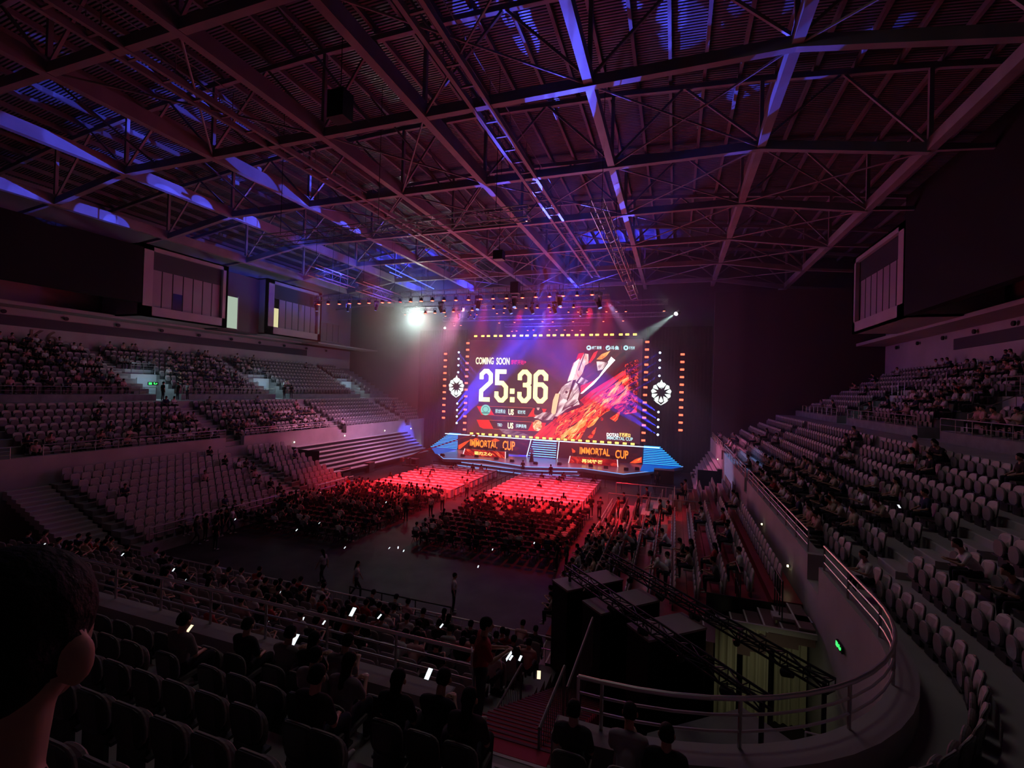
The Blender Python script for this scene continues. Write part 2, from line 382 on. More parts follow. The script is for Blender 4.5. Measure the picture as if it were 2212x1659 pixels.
# two blue neon bars
for i, (a, b) in enumerate((((833, 573), (937, 624)), ((842, 588), (868, 599)))):
    p = at(*a, 2, 21.5); q = at(*b, 2, 21.5)
    bar_ = MB().beam(p, q, .09, .07).build('light_bar', emit('neon_blue', (.08, .12, 1), 2.2, False))
    for e_ in (p.lerp(q, .15), p.lerp(q, .85)): MB().tube(e_, (e_.x, e_.y, roofz(e_.x)-.02), .012, 5).build('hanging_cable', BLACK, bar_)
    tag(bar_ if 1 else MB().beam(p, q, .09, .07).build('light_bar', emit('neon_blue', (.08, .12, 1), 2.2, False)), 'thin blue light bar hanging above the white spotlight, the %s one' % ('long', 'short')[i], 'light', 'blue light bars')
# par lamps
LRED = emit('lamp_red', (1, .07, .04), 4, False); LRED2 = emit('lamp_core', (1, .36, .2), 5, False)
def make_par():
    t = thing('stage_lamp', '', 'lamp')
    MB().tube((0, 0, .02), (0, 0, .34), .16, 12, r2=.10).build('body', BLACK, t)
    MB().tube((0, 0, -.01), (0, 0, .03), .155, 12).build('lens', LRED, t)
    MB().tube((0, 0, -.025), (0, 0, -.012), .09, 12).build('bulb', LRED2, t)
    MB().box((-.19, 0, .3), (.02, .05, .42)).box((.19, 0, .3), (.02, .05, .42)).box((0, 0, .51), (.4, .05, .03)).tube((0, 0, .5), (0, 0, .95), .02, 6).build('bracket', BLACK, t)
    return t
par = make_par(); first = True
rows = {
 47.2: [(688,658),(709,657),(733,657),(755,656),(776,656),(797,655),(826,654),(841,654),(864,653),(887,652),(910,651),(934,650),(959,649.5),(985,649),(1012,648),(1038.5,646.5),(1065,645.5),(1094,644.5),(1128.5,643.5),(1157.5,642),(1187,641),(1216.5,639.5),(1246.5,638.5),(1279,637)],
 51.0: [(919,677.5),(939.5,676.3),(959.5,675.2),(979.5,673.5),(999.5,672),(1020,670.6),(1066,666.6),(1090.5,666),(1113.5,665.8),(1136.5,665.5),(1160.5,665),(1186,664.4),(1211,664.1),(1239,664)],
 57.0: [(962.5,683),(1015.8,680.7),(1029.5,680),(1073.6,677.4),(1088.5,676),(1188.6,674),(1228,674.5),(1249,674.3),(1268.5,674),(1310,673.5),(1331.5,673.2),(1352,673.2),(1434.5,672),(875,680)],
 60.0: [(981.5,703.6),(995.5,703.1),(1078.4,697.8),(1111.6,696.6),(1172,695),(1194,695.6),(1238,695),(1303.5,694.5),(1346,693.4)],
 61.6: [(1106,715.7),(1116,715),(1140,713.8),(1152.5,713),(1187,712.7),(1202.3,712.9),(1219.8,713),(1236,713.7),(1254,713.8)]}
rn = {47.2: 'front truss', 51.0: 'second truss', 57.0: 'third truss', 60.0: 'fourth truss', 61.6: 'row right above the screen'}
for Y, L in rows.items():
    for i, (x, y) in enumerate(sorted(L)):
        p = at(x, y, 1, Y); o = par if first else dup(par, p); o.location = p; first = False
        s = 1.25 if Y < 50 else (1.1 if Y < 56 else .85); o.scale = (s, s, s)
        o['label'] = 'glowing red-orange stage lamp on the %s, %s from left' % (rn[Y], nth(i+1)); o['group'] = 'red-orange lamps of the lighting rig'
# moving heads
def make_head():
    t = thing('moving_head', '', 'stage light')
    MB().box((0, 0, .62), (.42, .32, .2)).tube((0, 0, .7), (0, 0, 1.25), .025, 6).build('base', BLACK, t)
    MB().box((-.22, 0, .3), (.06, .16, .5)).box((.22, 0, .3), (.06, .16, .5)).box((0, 0, .5), (.48, .16, .06)).build('yoke', TRUSSM, t)
    MB().tube((0, .12, .28), (0, -.12, -.3), .19, 12, r2=.14).build('head', BLACK, t)
    MB().tube((0, -.12, -.3), (0, -.13, -.325), .125, 12).build('lens', emit('head_lens', (.3, .35, 1), 1.2, False), t)
    return t
mh = make_head(); first = True
for i, (x, y, Y, s) in enumerate([(1033,660,47.2,1.5),(1111,655,47.2,1.5),(1208,653,47.2,1.5),(1293,655,47.2,1.6),(1102,670,51,1.3),(1149,670,51,1.3),(1198,669,51,1.3),(952,668,51,1.3),(991,682,57,1.2),(684,664,47.2,1.3),(752,666,47.2,1.1),(813,664,47.2,1.1),(1013,684,57,.9),(1026,684,57,.9),(1255,678,57,.9)]):
    p = at(x, y, 1, Y); o = mh if first else dup(mh, p, .4*i); o.location = p; first = False; o.scale = (s, s, s)
    o['label'] = 'black moving head light hanging under the rig, %s of its kind from top left' % nth(i+1); o['group'] = 'moving head lights of the rig'
    o['label'] = 'black moving head light hanging at %s' % ['left of rig centre','rig centre','right of rig centre','the right end of the rig','centre behind the front ones','rig centre, back row','rig right, back row','left by the white spotlight','left under the second truss','the far left end','left beside two small heads','left between two red lamps','the left corner above the screen','the left corner above the screen, inner one','right above the screen'][i]
# hanging speakers
for i, (x, y, Y, w_, h_, lab) in enumerate([(1113, 622, 46, .9, 1.2, 'black round-topped loudspeaker hanging above the front lamp truss'), (1078, 552, 34, .8, .7, 'small black loudspeaker hanging below the roof centre'), (735, 230, 16.5, .85, 1.2, 'large black loudspeaker cluster hanging near the camera under the roof')]):
    p = at(x, y, 1, Y); t = thing('hanging_speaker', lab, 'speaker', p)
    MB().box((0, 0, 0), (w_, w_*.8, h_)).build('cabinet', BLACK, t)
    MB().box((0, -w_*.42, 0), (w_*.86, .03, h_*.9)).build('grille', BLACKC, t)
    MB().tube((0, 0, h_/2), (0, 0, roofz(p.x)-.02-p.z), .02, 5).build('hanging_cable', BLACK, t)
# white followspots with visible lens
def follow(p, tgt, r, strength, lab):
    p = Vector(p); d = (Vector(tgt)-p).normalized(); t = thing('spotlight', lab, 'spotlight', p)
    MB().tube(-d*.75, -d*.05, r*1.05, 14, r2=r*1.2).build('housing', BLACK, t)
    MB().tube(-d*.06, -d*.03, r, 14).build('lens', emit('white_lens_%d' % strength, (.85, 1, .93), strength, False), t)
    MB().box((0, 0, r*1.9), (r*2.6, .06, .06)).box((-r*1.3, 0, r*.9), (.05, .08, r*2)).box((r*1.3, 0, r*.9), (.05, .08, r*2)).build('yoke', BLACK, t)
follow((-34.5, 56.7, 19.52), (0, 0, 10), .42, 400, 'dazzling white spotlight aimed at the camera, left above the stage')
follow((-.1, 58.4, 19.5), (-8, 45, 12), .2, 120, 'white spotlight casting a pale beam at the far right of the rig')
follow((-32, 60.6, 18.6), (-8, 35, 10), .13, 60, 'small white spotlight just right of the dazzling one')

# ------------------------------------------------------------------ stage
SX = -16.2
def mx(pts): return [(SX+x, y) for x, y in pts]
half = [(17.4, 61.6), (13.9, 56.0), (11.1, 52.4), (6.3, 53.9), (0.0, 51.7)]
outline = mx([(-x, y) for x, y in half]+[(x, y) for x, y in half[:-1][::-1]])
stage = thing('stage', 'low black stage with blue glowing edge and steps in front of the screen', 'stage', (0, 0, 0))
MB().prism(outline+[(SX+17.4, 64.5), (SX-17.4, 64.5)], .55, 1.0).build('deck', STAGEM, stage)
MB().prism([(SX+(x-SX)*.985, y+.35) for x, y in outline]+[(SX+17, 64.5), (SX-17, 64.5)], 0, .55).build('skirt', BLACKC, stage)
EB = emit('edge_blue', (.2, .42, 1), 1.2, True)
m = MB()
for a, b in zip(outline, outline[1:]): m.beam((a[0], a[1]-.03, .96), (b[0], b[1]-.03, .96), .05, .07)
m.build('edge_light', EB, stage)
for k in range(2):
    pts = mx([(-9.5+k*.8-0*k, 52.6-k*0), (0, 50.9-.55*k*0), (8.5, 52.9)])
    y0 = -.45-.45*k; z = .66-.33*k
    poly = [(x, y+y0) for x, y in mx([(-8.8-k*.5, 53.3), (0, 51.6), (5.8+k*.3, 53.7)])]
    poly2 = [(x, y+.9) for x, y in poly[::-1]]
    MB().prism(poly+poly2, 0, z).build('front_step', STAGEM, stage)
    m = MB()
    for a, b in zip(poly, poly[1:]): m.beam((a[0], a[1]-.02, z-.05), (b[0], b[1]-.02, z-.05), .04, .07)
    m.build('step_light', EB, stage)
# raised rear platform and fascia
MB().b2((-29.35, 60.6, 1.0), (-3.6, 65.5, 3.2)).build('rear_platform', BLACK, stage)
m = MB().b2((-31.4, 60.5, 3.14), (-1.6, 60.6, 3.24)); m.build('platform_edge_light', emit('edge_white', (.5, .7, 1), 2.6, True), stage)
FAS = emit_noise('fascia_led', [(.0, (.012, .002, .008)), (.55, (.02, .004, .012)), (.72, (.16, .012, .008)), (.85, (.6, .07, .02))], 1.0, (.25, 1, .8), .25, 7, 2.5, nscale=1.2)
for i, (x0, x1) in enumerate(((-29.3, -18.75), (-14.25, -3.65))):
    f = MB().b2((x0, 60.48, 1.02), (x1, 60.58, 3.12)).build('fascia_screen', FAS, stage)
# centre LED stair
CB = emit('stair_cyan', (.10, .38, 1), 3.0, True)
for k in range(8):
    z = 1.0+k*.275; y = 59.2+k*.19
    MB().b2((-18.3+.04*k, y, 1.0), (-14.35-.04*k, 60.6, z+.275)).build('stair_step', BLACK, stage)
    MB().b2((-18.2+.04*k, y-.02, z+.14), (-14.45-.04*k, y, z+.235)).build('stair_light', CB, stage)
for s in (-1, 1):
    x0 = -18.4 if s < 0 else -14.25
    MB().beam((x0-.1*s*-1 if 0 else x0, 59.1, 1.05), (x0-.12*s, 60.5, 3.2), .08, .08).build('stair_side_light', emit('edge_white', (.5, .7, 1), 2.6), stage)
# side LED steps
SB = emit('side_cyan', (.03, .42, 1), 2.0, True); SBD = emit('side_blue', (.0, .04, .5), .8, False)
for s, xi, xo0, xo1 in ((-1, -29.4, -33.7, -31.4), (1, -3.55, .95, -1.5)):
    for k in range(11):
        f = k/10; xo = xo0+(xo1-xo0)*f; z = 1.0+k*.2; y = 60.6+k*.13
        a, b = min(xi, xo), max(xi, xo)
        MB().b2((a, y, 1.0), (b, 62.2, z+.2)).build('side_step', [BLACK], stage)
        MB().b2((a, y-.03, z+.01), (b, y, z+.12)).build('step_riser', SBD, stage)
        MB().b2((a, y-.05, z+.12), (b, y, z+.19)).build('step_light', SB, stage)
    yy = 61.0
    poly = [(xi, 55.2 if s < 0 else 55.2), (xi, 60.6), (xo0, 60.6), (SX+s*15.4, 57.6), (SX+s*13.8, 55.2)]
    MB().prism(poly, 1.0, 1.015).build('floor_screen', emit('floor_led', (.0, .16, .85), .7, True), stage)
for i, x in enumerate((953, 997, 1027, 1070, 1104, 1155, 1207, 1275, 1308, 1352, 1376)):
    yv = {953: 987, 997: 988, 1027: 989.5, 1070: 994.5, 1104: 1000, 1155: 1005, 1207: 1006.5, 1275: 1010, 1308: 1014, 1352: 1018, 1376: 1017}[x]
    p = at(x, yv-1, 2, 1.0)
    t = thing('floor_monitor', 'small black wedge monitor on the stage edge, %s from left' % nth(i+1), 'monitor', (p.x, p.y+.35, 1.0), 0, 'wedge monitors along the stage edge')
    MB().add([(-.25, -.2, 0), (.25, -.2, 0), (.25, .2, 0), (-.25, .2, 0), (-.25, -.1, .34), (.25, -.1, .34), (.25, .18, .2), (-.25, .18, .2)], [(0, 3, 2, 1), (4, 5, 6, 7), (0, 1, 5, 4), (1, 2, 6, 5), (2, 3, 7, 6), (3, 0, 4, 7)]).build('cabinet', BLACK, t)
    MB().box((0, .22, .12), (.4, .01, .14)).build('grille', BLACKC, t)

# text helper: one mesh stretched into a box on a vertical plane y = const
def text_mesh(s, name, x0, z0, x1, z1, y, material, parent, shear=0, bold=.0, extr=.006):
    cu = bpy.data.curves.new('t', 'FONT'); cu.body = s; cu.extrude = 0; cu.offset = bold; cu.resolution_u = 3
    o = bpy.data.objects.new('t', cu); C.objects.link(o)
    dg = bpy.context.evaluated_depsgraph_get(); dg.update()
    me = bpy.data.meshes.new_from_object(o.evaluated_get(dg)); bpy.data.objects.remove(o)
    n = len(me.vertices); a = np.empty(n*3); me.vertices.foreach_get('co', a); a = a.reshape(-1, 3)
    mn, mxx = a.min(0), a.max(0); u = (a[:, 0]-mn[0])/(mxx[0]-mn[0]); v = (a[:, 1]-mn[1])/(mxx[1]-mn[1])
    b = np.stack([x0+(x1-x0)*u, np.full(n, y), z0+(z1-z0)*v+shear*u], 1)
    me.vertices.foreach_set('co', b.ravel()); me.materials.clear(); me.materials.append(material); me.update(); me.name = name
    return link(name, me, parent)
def tpx(s, name, bx, Y, material, parent, bold=.0):
    """text whose left/right/top/bottom are given as photo pixels on the plane y=Y (the plane is seen obliquely, so left edge and slope are kept)"""
    xl, yt, xr, yb, dy = bx
    a = at(xl, yb, 1, Y); b = at(xr, yb+dy, 1, Y); c = at(xl, yt, 1, Y)
    return text_mesh(s, name, a.x, (a.z+b.z)/2, b.x, (a.z+b.z)/2+(c.z-a.z), Y, material, parent, 0, bold)
def gpoly(pts, Y, name, material, parent):
    m = MB(); P = [at(x, y, 1, Y) for x, y in pts]
    me = bpy.data.meshes.new(name); bm = bmesh.new(); vs = [bm.verts.new(p) for p in P]; f = bm.faces.new(vs); bmesh.ops.triangulate(bm, faces=[f]); bmesh.ops.recalc_face_normals(bm, faces=bm.faces)
    bm.to_mesh(me); bm.free(); me.materials.append(material); return link(name, me, parent)
ORT = emit('text_orange', (1, .20, .02), 2.2, False); GOLDT = emit('text_gold', (1, .62, .16), 2.2, False)
YF = 60.44
tpx('IMMORTAL', 'lettering', (1015, 949.5, 1074, 966, 2.5), YF, ORT, stage, .02)
tpx('CUP', 'lettering', (1085.5, 952, 1112, 972, 1.5), YF, ORT, stage, .02)
tpx('IMMORTAL', 'lettering', (1252, 966.5, 1317, 982, 2.8), YF, ORT, stage, .02)
tpx('CUP', 'lettering', (1329, 972, 1357, 990, 1.5), YF, ORT, stage, .02)
FLM = emit('flame_red', (1, .08, .02), 1.2, False); FLO = emit('flame_orange', (1, .3, .05), 1.6, False)
for P_, mt in ([(990, 962), (1003, 955), (1016, 950), (1006, 960), (994, 970), (990, 971)], FLM), ([(1360, 1000), (1372, 992), (1386, 987), (1386, 999), (1372, 1001)], FLM), ([(1366, 999), (1379, 991), (1385, 990), (1374, 1000)], FLO), ([(1020, 950), (1028, 946), (1034, 948), (1030, 952)], FLM), ([(1060, 952), (1070, 947), (1080, 952), (1070, 955)], FLM), ([(1235, 968), (1243, 974), (1240, 983), (1236, 976)], FLM):
    gpoly(P_, YF, 'flame_graphic', mt, stage)
# player desks on stage
DSK = emit_noise('desk_led', [(.3, (.10, .0, .004)), (.5, (.35, .005, .01)), (.62, (.8, .05, .02)), (.75, (1, .3, .08))], 1.1, (.35, 1, 1.1), .5, 5, 3.5, nscale=.9)
for lab, x0, x1, yd, s, word in (('left', -26.3, -20.3, 56.3, 1, '砺刃之心'), ('right', -12.2, -6.2, 57.0, 1, '再试锋芒')):
    t = thing('player_desk', 'long player desk with glowing red front on the %s of the stage' % lab, 'desk', (0, 0, 0), 0, 'player desks on the stage')
    MB().b2((x0, yd, 1.0), (x1, yd+.9, 1.78)).build('body', BLACK, t)
    MB().add([(x0+.0, yd-.28, 1.03), (x1, yd-.28, 1.03), (x1-.12, yd-.02, 1.82), (x0+.12, yd-.02, 1.82)], [(0, 1, 2, 3)]).build('front_screen', DSK, t)
    for x, dx in ((x0, .12), (x1, -.12)): MB().beam((x, yd-.3, 1.02), (x+dx, yd-.03, 1.86), .09, .06).build('edge_light', emit('desk_edge', (1, .55, .6), 1.8, False), t)
    w_ = (x1-x0); c_ = (x0+x1)/2-.1
    text_mesh(word, 'lettering', c_-w_*.21, 1.2, c_+w_*.21, 1.66, yd-.32, emit('text_gold', (1, .62, .16), 2.2, False), t, 0, .02)
    for k in range(5):
        mx_ = x0+.7+k*(x1-x0-1.4)/4
        tt = thing('player_monitor', 'black monitor on the %s player desk, %s from left' % (lab, nth(k+1)), 'monitor', (mx_, yd+.4, 1.78), 0, 'monitors on the player desks')
        MB().box((0, 0, .28), (.62, .04, .36)).build('screen', BLACK, tt); MB().box((0, .05, .06), (.08, .06, .14)).box((0, .05, .01), (.25, .2, .02)).build('stand', BLACK, tt)

# ------------------------------------------------------------------ big LED screen (plane y = YS)
YS = 62.5
BG = emit_noise('screen_bg', [(.25, (.030, .012, .035)), (.5, (.05, .014, .035)), (.72, (.10, .02, .03)), (.9, (.2, .04, .03))], 1.15, (.25, 1, .35), .6, 8, 2.0, sample=True, nscale=.7)
scr = thing('led_screen', 'huge LED screen showing a countdown and fiery artwork', 'screen', (0, 0, 0))
a = at(1008, 733, 1, YS); b = at(1386, 950, 1, YS)
MB().b2((-29.0, YS+.02, 3.3), (-4.1, YS+.35, 17.0)).build('panel', BG, scr)
YEL = emit('digits_yellow', (1, .93, .30), 2.6, True); CRM = emit('cream', (1, .9, .55), 2.0, False); PINK = emit('text_pink', (1, .02, .12), 1.3, False)
CY = emit('text_cyan', (.55, .95, 1), 1.2, False); WHT = emit('graphic_white', (1, .97, .92), 2.6, False)
def L(i): return YS-.03*i
tpx('COMING', 'lettering', (1027.5, 771.5, 1066, 786.5, 1), L(2), CRM, scr, .02)
tpx('SOON', 'lettering', (1072, 772, 1100.5, 787.3, 1), L(2), CRM, scr, .02)
tpx('即将开始', 'lettering', (1104, 777, 1131.5, 787.5, .5), L(2), PINK, scr, .02)
gpoly([(1133, 779), (1137, 782), (1133, 786)], L(2), 'arrow', PINK, scr)
# blocky digits as mitred strokes in a unit box
GLY = {
 '2': [[(.0, .71), (.0, .88), (.34, 1), (.66, 1), (1, .88), (1, .62), (.0, .30), (.0, .0), (.95, .0)]],
 '5': [[(1, 1), (.03, 1), (.03, .60), (.62, .60), (1, .46), (1, .13), (.66, .0), (.34, .0), (.0, .13), (.0, .30)]],
 '3': [[(.0, .71), (.0, .88), (.34, 1), (.66, 1), (1, .88), (1, .62), (.78, .545), (.34, .545)], [(.78, .545), (1, .47), (1, .13), (.66, .0), (.34, .0), (.0, .13), (.0, .30)]],
 '6': [[(1, .71), (1, .88), (.66, 1), (.34, 1), (.0, .88), (.0, .13), (.34, .0), (.66, .0), (1, .13), (1, .46), (.66, .57), (.06, .57)]]}
def stroke(paths, x0, x1, z0, z1, wd, Y, name, material, parent):
    m = MB()
    for pts in paths:
        P = [Vector((x0+wd/2+(x1-x0-wd)*u, z0+wd/2+(z1-z0-wd)*v)) for u, v in pts]; L_, R_ = [], []
        for i, p in enumerate(P):
            d0 = (P[i]-P[i-1]).normalized() if i else None; d1 = (P[i+1]-P[i]).normalized() if i < len(P)-1 else None
            if d0 is None: d0 = d1
            if d1 is None: d1 = d0
            n0 = Vector((-d0.y, d0.x)); n1 = Vector((-d1.y, d1.x)); b = (n0+n1).normalized(); k = wd/2/max(.5, b.dot(n0))
            L_.append(p+b*k); R_.append(p-b*k)
        for i in range(len(P)-1):
            q = [L_[i], L_[i+1], R_[i+1], R_[i]]; m.add([(v.x, Y, v.y) for v in q], [(0, 1, 2, 3)])
    me = bpy.data.meshes.new(name); me.from_pydata(m.v, [], m.f); me.materials.append(material); return link(name, me, parent)
for ch, xl, xr, yt, yb in (('2', 1035.5, 1064, 797, 867.5), ('5', 1068.5, 1097.5, 798, 869.3), ('3', 1118, 1147.8, 798.5, 870.5), ('6', 1152, 1183.5, 799, 871.5)):
    a = at(xl, (yt+yb)/2, 1, L(2)); b = at(xr, (yt+yb)/2, 1, L(2)); c = at((xl+xr)/2, yt, 1, L(2)); d = at((xl+xr)/2, yb, 1, L(2))
    stroke(GLY[ch], a.x, b.x, d.z, c.z, .62, L(2), 'digit', YEL, scr)
for y0, y1 in ((839.5, 850.5), (858, 868.8)):
    a = at(1101.5, y1, 1, L(2)); b = at(1111.5, y0, 1, L(2)); MB().b2((a.x, L(2)-.01, a.z), (b.x, L(2), b.z)).build('colon_dot', YEL, scr)
# match bars
REDP = emit('bar_red', (1, .02, .02), 1.0, False); DKP = emit('bar_dark', (.03, .008, .025), 1, False); LNR = emit('bar_line', (.9, .12, .1), .8, False)
gpoly([(1030, 877.5), (1056, 877.5), (1068, 897), (1040, 896)], L(1), 'bar_end', REDP, scr)
gpoly([(1152, 881.5), (1181, 883.5), (1172, 901), (1140, 900)], L(1), 'bar_end', REDP, scr)
gpoly([(1058, 878), (1151, 881.5), (1139, 900), (1068, 897)], L(1), 'bar_field', DKP, scr)
gpoly([(1058, 877.4), (1152, 881), (1152, 882), (1058, 878.4)], L(2), 'bar_line', LNR, scr); gpoly([(1067, 896.6), (1140, 900), (1140, 901), (1067, 897.6)], L(2), 'bar_line', LNR, scr)
gpoly([(1029.5, 906.5), (1056, 907), (1066, 926.5), (1044, 926), (1036, 922)], L(1), 'bar_end', REDP, scr)
gpoly([(1150, 911.5), (1180, 913.5), (1172, 932), (1140, 930.5)], L(1), 'bar_end', REDP, scr)
gpoly([(1057, 907.5), (1149, 911.5), (1139, 930), (1067, 926.5)], L(1), 'bar_field', DKP, scr)
gpoly([(1057, 907), (1150, 911), (1150, 912), (1057, 908)], L(2), 'bar_line', LNR, scr); gpoly([(1066, 926.2), (1140, 930), (1140, 931), (1066, 927.2)], L(2), 'bar_line', LNR, scr)
tpx('邪龙影业', 'lettering', (1069.5, 883.5, 1092, 892.5, .6), L(3), CY, scr, .02); tpx('US', 'lettering', (1098, 883.5, 1109.5, 896.3, .4), L(3), CRM, scr, .03); tpx('驱妖塔', 'lettering', (1118, 886, 1135, 894, .5), L(3), CY, scr, .02)
tpx('TBD', 'lettering', (1074, 914.5, 1084.5, 921, .3), L(3), CY, scr, .02); tpx('US', 'lettering', (1096.5, 913, 1108.5, 926, .4), L(3), CRM, scr, .03); tpx('超舞英雄', 'lettering', (1114, 916, 1137, 924.5, .5), L(3), CY, scr, .02)
# team badges: round teal crest, dark crest, gold crest
TEAL = emit('crest_teal', (.25, .85, .72), 1, False); TEALD = emit('crest_teal_dark', (.05, .35, .33), 1, False)
def disc(cx, cy, rx, ry, n, lay, mt, name='badge', rot=0):
    gpoly([(cx+rx*math.cos(rot+2*math.pi*k/n), cy+ry*math.sin(rot+2*math.pi*k/n)) for k in range(n)], L(lay), name, mt, scr)
disc(1049, 885.5, 10.5, 11.5, 20, 3, TEAL); disc(1049, 884, 7, 7, 16, 4, TEALD); disc(1049, 884, 5.5, 5.5, 16, 5, TEAL); gpoly([(1040, 890), (1058, 890.5), (1057, 894), (1041, 893.5)], L(5), 'badge', TEALD, scr)
disc(1163, 890, 9.5, 11.5, 18, 3, emit('crest_dark', (.02, .01, .03), 1, False)); gpoly([(1159, 880.5), (1166, 880.5), (1164, 886), (1161, 886)], L(4), 'badge', emit('crest_pale', (.9, .6, .55), 1, False), scr); gpoly([(1155, 896), (1170, 897), (1168, 900), (1156, 899.5)], L(4), 'badge', emit('crest_pale2', (.7, .25, .2), 1, False), scr)
disc(1161, 919, 10.5, 12.5, 9, 3, emit_noise('crest_gold', [(.35, (.5, .03, .02)), (.5, (1, .55, .2)), (.62, (1, .9, .65))], 1.1, (1, 1, 1), 0, 4, 1, nscale=2.2))
# header marks
for cx in (1272, 1313.5, 1352): disc(cx, 751.3, 5.4, 5.4, 14, 2, CY, 'header_mark')
disc(1271.5, 751, 2.6, 1.8, 10, 3, DKP, 'header_mark'); gpoly([(1310, 752), (1313, 755), (1319, 747), (1313, 751)], L(3), 'header_mark', DKP, scr); disc(1352, 751.3, 2.5, 2.5, 6, 3, DKP, 'header_mark')
tpx('虎牙直播', 'lettering', (1278, 747.5, 1299.5, 754.5, 0), L(3), CY, scr, .03); tpx('斗鱼', 'lettering', (1319, 747, 1337, 755.5, 0), L(3), CY, scr, .04); tpx('不朽杯', 'lettering', (1358, 748, 1371.5, 755, 0), L(3), CY, scr, .02)
for x in (1304, 1342): gpoly([(x, 747), (x+.8, 747), (x+.8, 756), (x, 756)], L(3), 'divider', LNR, scr)
tpx('DOTA2', 'lettering', (1310.5, 935.5, 1336, 942.8, .4), L(9), WHT, scr, .03); tpx('不朽杯S2', 'lettering', (1337, 935, 1362, 944, .4), L(9), GOLDT, scr, .02); tpx('IMMORTAL CUP', 'lettering', (1310.5, 943.3, 1367, 950.5, .8), L(9), CY, scr, .03)
# fiery blade artwork (plain generic sword amid flames), pixel polygons from the photo
K = .1447
def g(pts): return [(1190+x*K, 720+y*K) for x, y in pts]
LAVA = emit_noise('lava', [(.36, (.07, .004, .006)), (.46, (.5, .012, .012)), (.56, (1, .04, .02)), (.66, (1, .18, .05)), (.8, (1, .5, .22))], 1.9, (.5, 1, 1.6), -.7, 8, 2.8, sample=True, nscale=1.1)
EMBER = emit_noise('ember', [(.45, (.03, .006, .02)), (.53, (.35, .01, .015)), (.6, (1, .05, .03)), (.75, (1, .3, .2))], 1.0, (1, 1, 1), 0, 8, 1.5, sample=False, nscale=2.6)
CRIM = emit_noise('crimson', [(.3, (.16, .004, .012)), (.5, (.7, .012, .02)), (.7, (1, .05, .03))], 1.6, (.3, 1, 1.5), -.75, 5, 1.0, sample=True, nscale=1.5)
SILV = emit_noise('silver', [(.3, (.04, .015, .02)), (.44, (.45, .26, .3)), (.52, (.8, .6, .62)), (.62, (1, .9, .88))], 1.15, (.3, 1, 1.3), -.85, 1.5, 1.2, sample=True, nscale=1.2)
DARKA = emit_noise('dark_blade', [(.35, (.02, .003, .008)), (.6, (.09, .008, .015)), (.8, (.3, .02, .03))], 1.0, (.3, 1, 1.5), -.75, 4, .8, nscale=1.2)
GOLDW = emit('gold_edge', (1, .62, .35), 1.3, False)
gpoly(g([(410, 300), (640, 250), (890, 265), (1110, 275), (1120, 480), (1000, 560), (300, 1030), (480, 1130), (200, 1180), (0, 1300), (40, 1180), (60, 900), (260, 700), (360, 440)]), L(1), 'artwork', DARKA, scr)
gpoly(g([(430, 1110), (700, 930), (1000, 720), (1110, 540), (1240, 500), (1305, 560), (1300, 900), (1280, 1180), (1100, 1210), (920, 1100), (700, 1230), (540, 1400), (430, 1590), (60, 1560), (0, 1570), (-220, 1560), (-60, 1380), (120, 1220), (330, 1160)]), L(2), 'artwork', LAVA, scr)
gpoly(g([(1100, 470), (1310, 380), (1300, 1060), (1200, 1180), (1060, 1190), (1170, 900)]), L(3), 'artwork', EMBER, scr)
gpoly(g([(-280, 1560), (-100, 1400), (60, 1300), (140, 1360), (0, 1580)]), L(3), 'artwork', CRIM, scr)
gpoly(g([(430, 1000), (600, 860), (1080, 560), (1110, 600), (760, 890), (520, 1090)]), L(4), 'artwork', CRIM, scr)
gpoly(g([(450, 960), (940, 540), (1080, 580), (560, 960), (430, 1010)]), L(3), 'artwork', DARKA, scr)
gpoly(g([(590, 960), (1060, 585), (1070, 600), (600, 985)]), L(5), 'artwork', LNR, scr)
gpoly(g([(495, 1095), (850, 890), (860, 905), (500, 1110)]), L(5), 'artwork', LNR, scr)
FW = emit_noise('flame', [(.35, (1, .10, .02)), (.5, (1, .38, .08)), (.65, (1, .72, .3))], 1.3, (.4, 1, 1.6), -.85, 4, 1.5, nscale=1.2)
gpoly(g([(700, 1110), (800, 990), (900, 850), (1050, 700), (1160, 650), (1170, 700), (1030, 770), (950, 900), (860, 1030), (740, 1090)]), L(6), 'artwork', FW, scr)
gpoly(g([(890, 1080), (1000, 980), (1050, 920), (1110, 800), (1160, 760), (1120, 900), (1040, 1000), (930, 1080)]), L(6), 'artwork', FW, scr)
gpoly(g([(400, 1330), (520, 1230), (660, 1130), (680, 1160), (560, 1280), (450, 1360), (300, 1590), (120, 1590), (200, 1480)]), L(6), 'artwork', FW, scr)
gpoly(g([(540, 1400), (700, 1240), (720, 1260), (640, 1370), (560, 1410)]), L(6), 'artwork', FW, scr)
for P_ in ([(550, 1550), (640, 1440), (680, 1400), (660, 1480), (620, 1560), (580, 1570)], [(880, 1270), (980, 1200), (1040, 1110), (1030, 1200), (990, 1300), (960, 1320)]): gpoly(g(P_), L(4), 'artwork', LAVA, scr)
disc(1190+760*K, 720+1280*K, 3.4, 3.6, 8, 4, CRIM, 'artwork')
rs = random.Random(5)
SL = [LAVA, CRIM, FW, emit('streak_red', (1, .03, .02), 1.5, False), emit('streak_orange', (1, .22, .06), 1.6, False), emit('streak_dark', (.05, .004, .008), 1, False)]
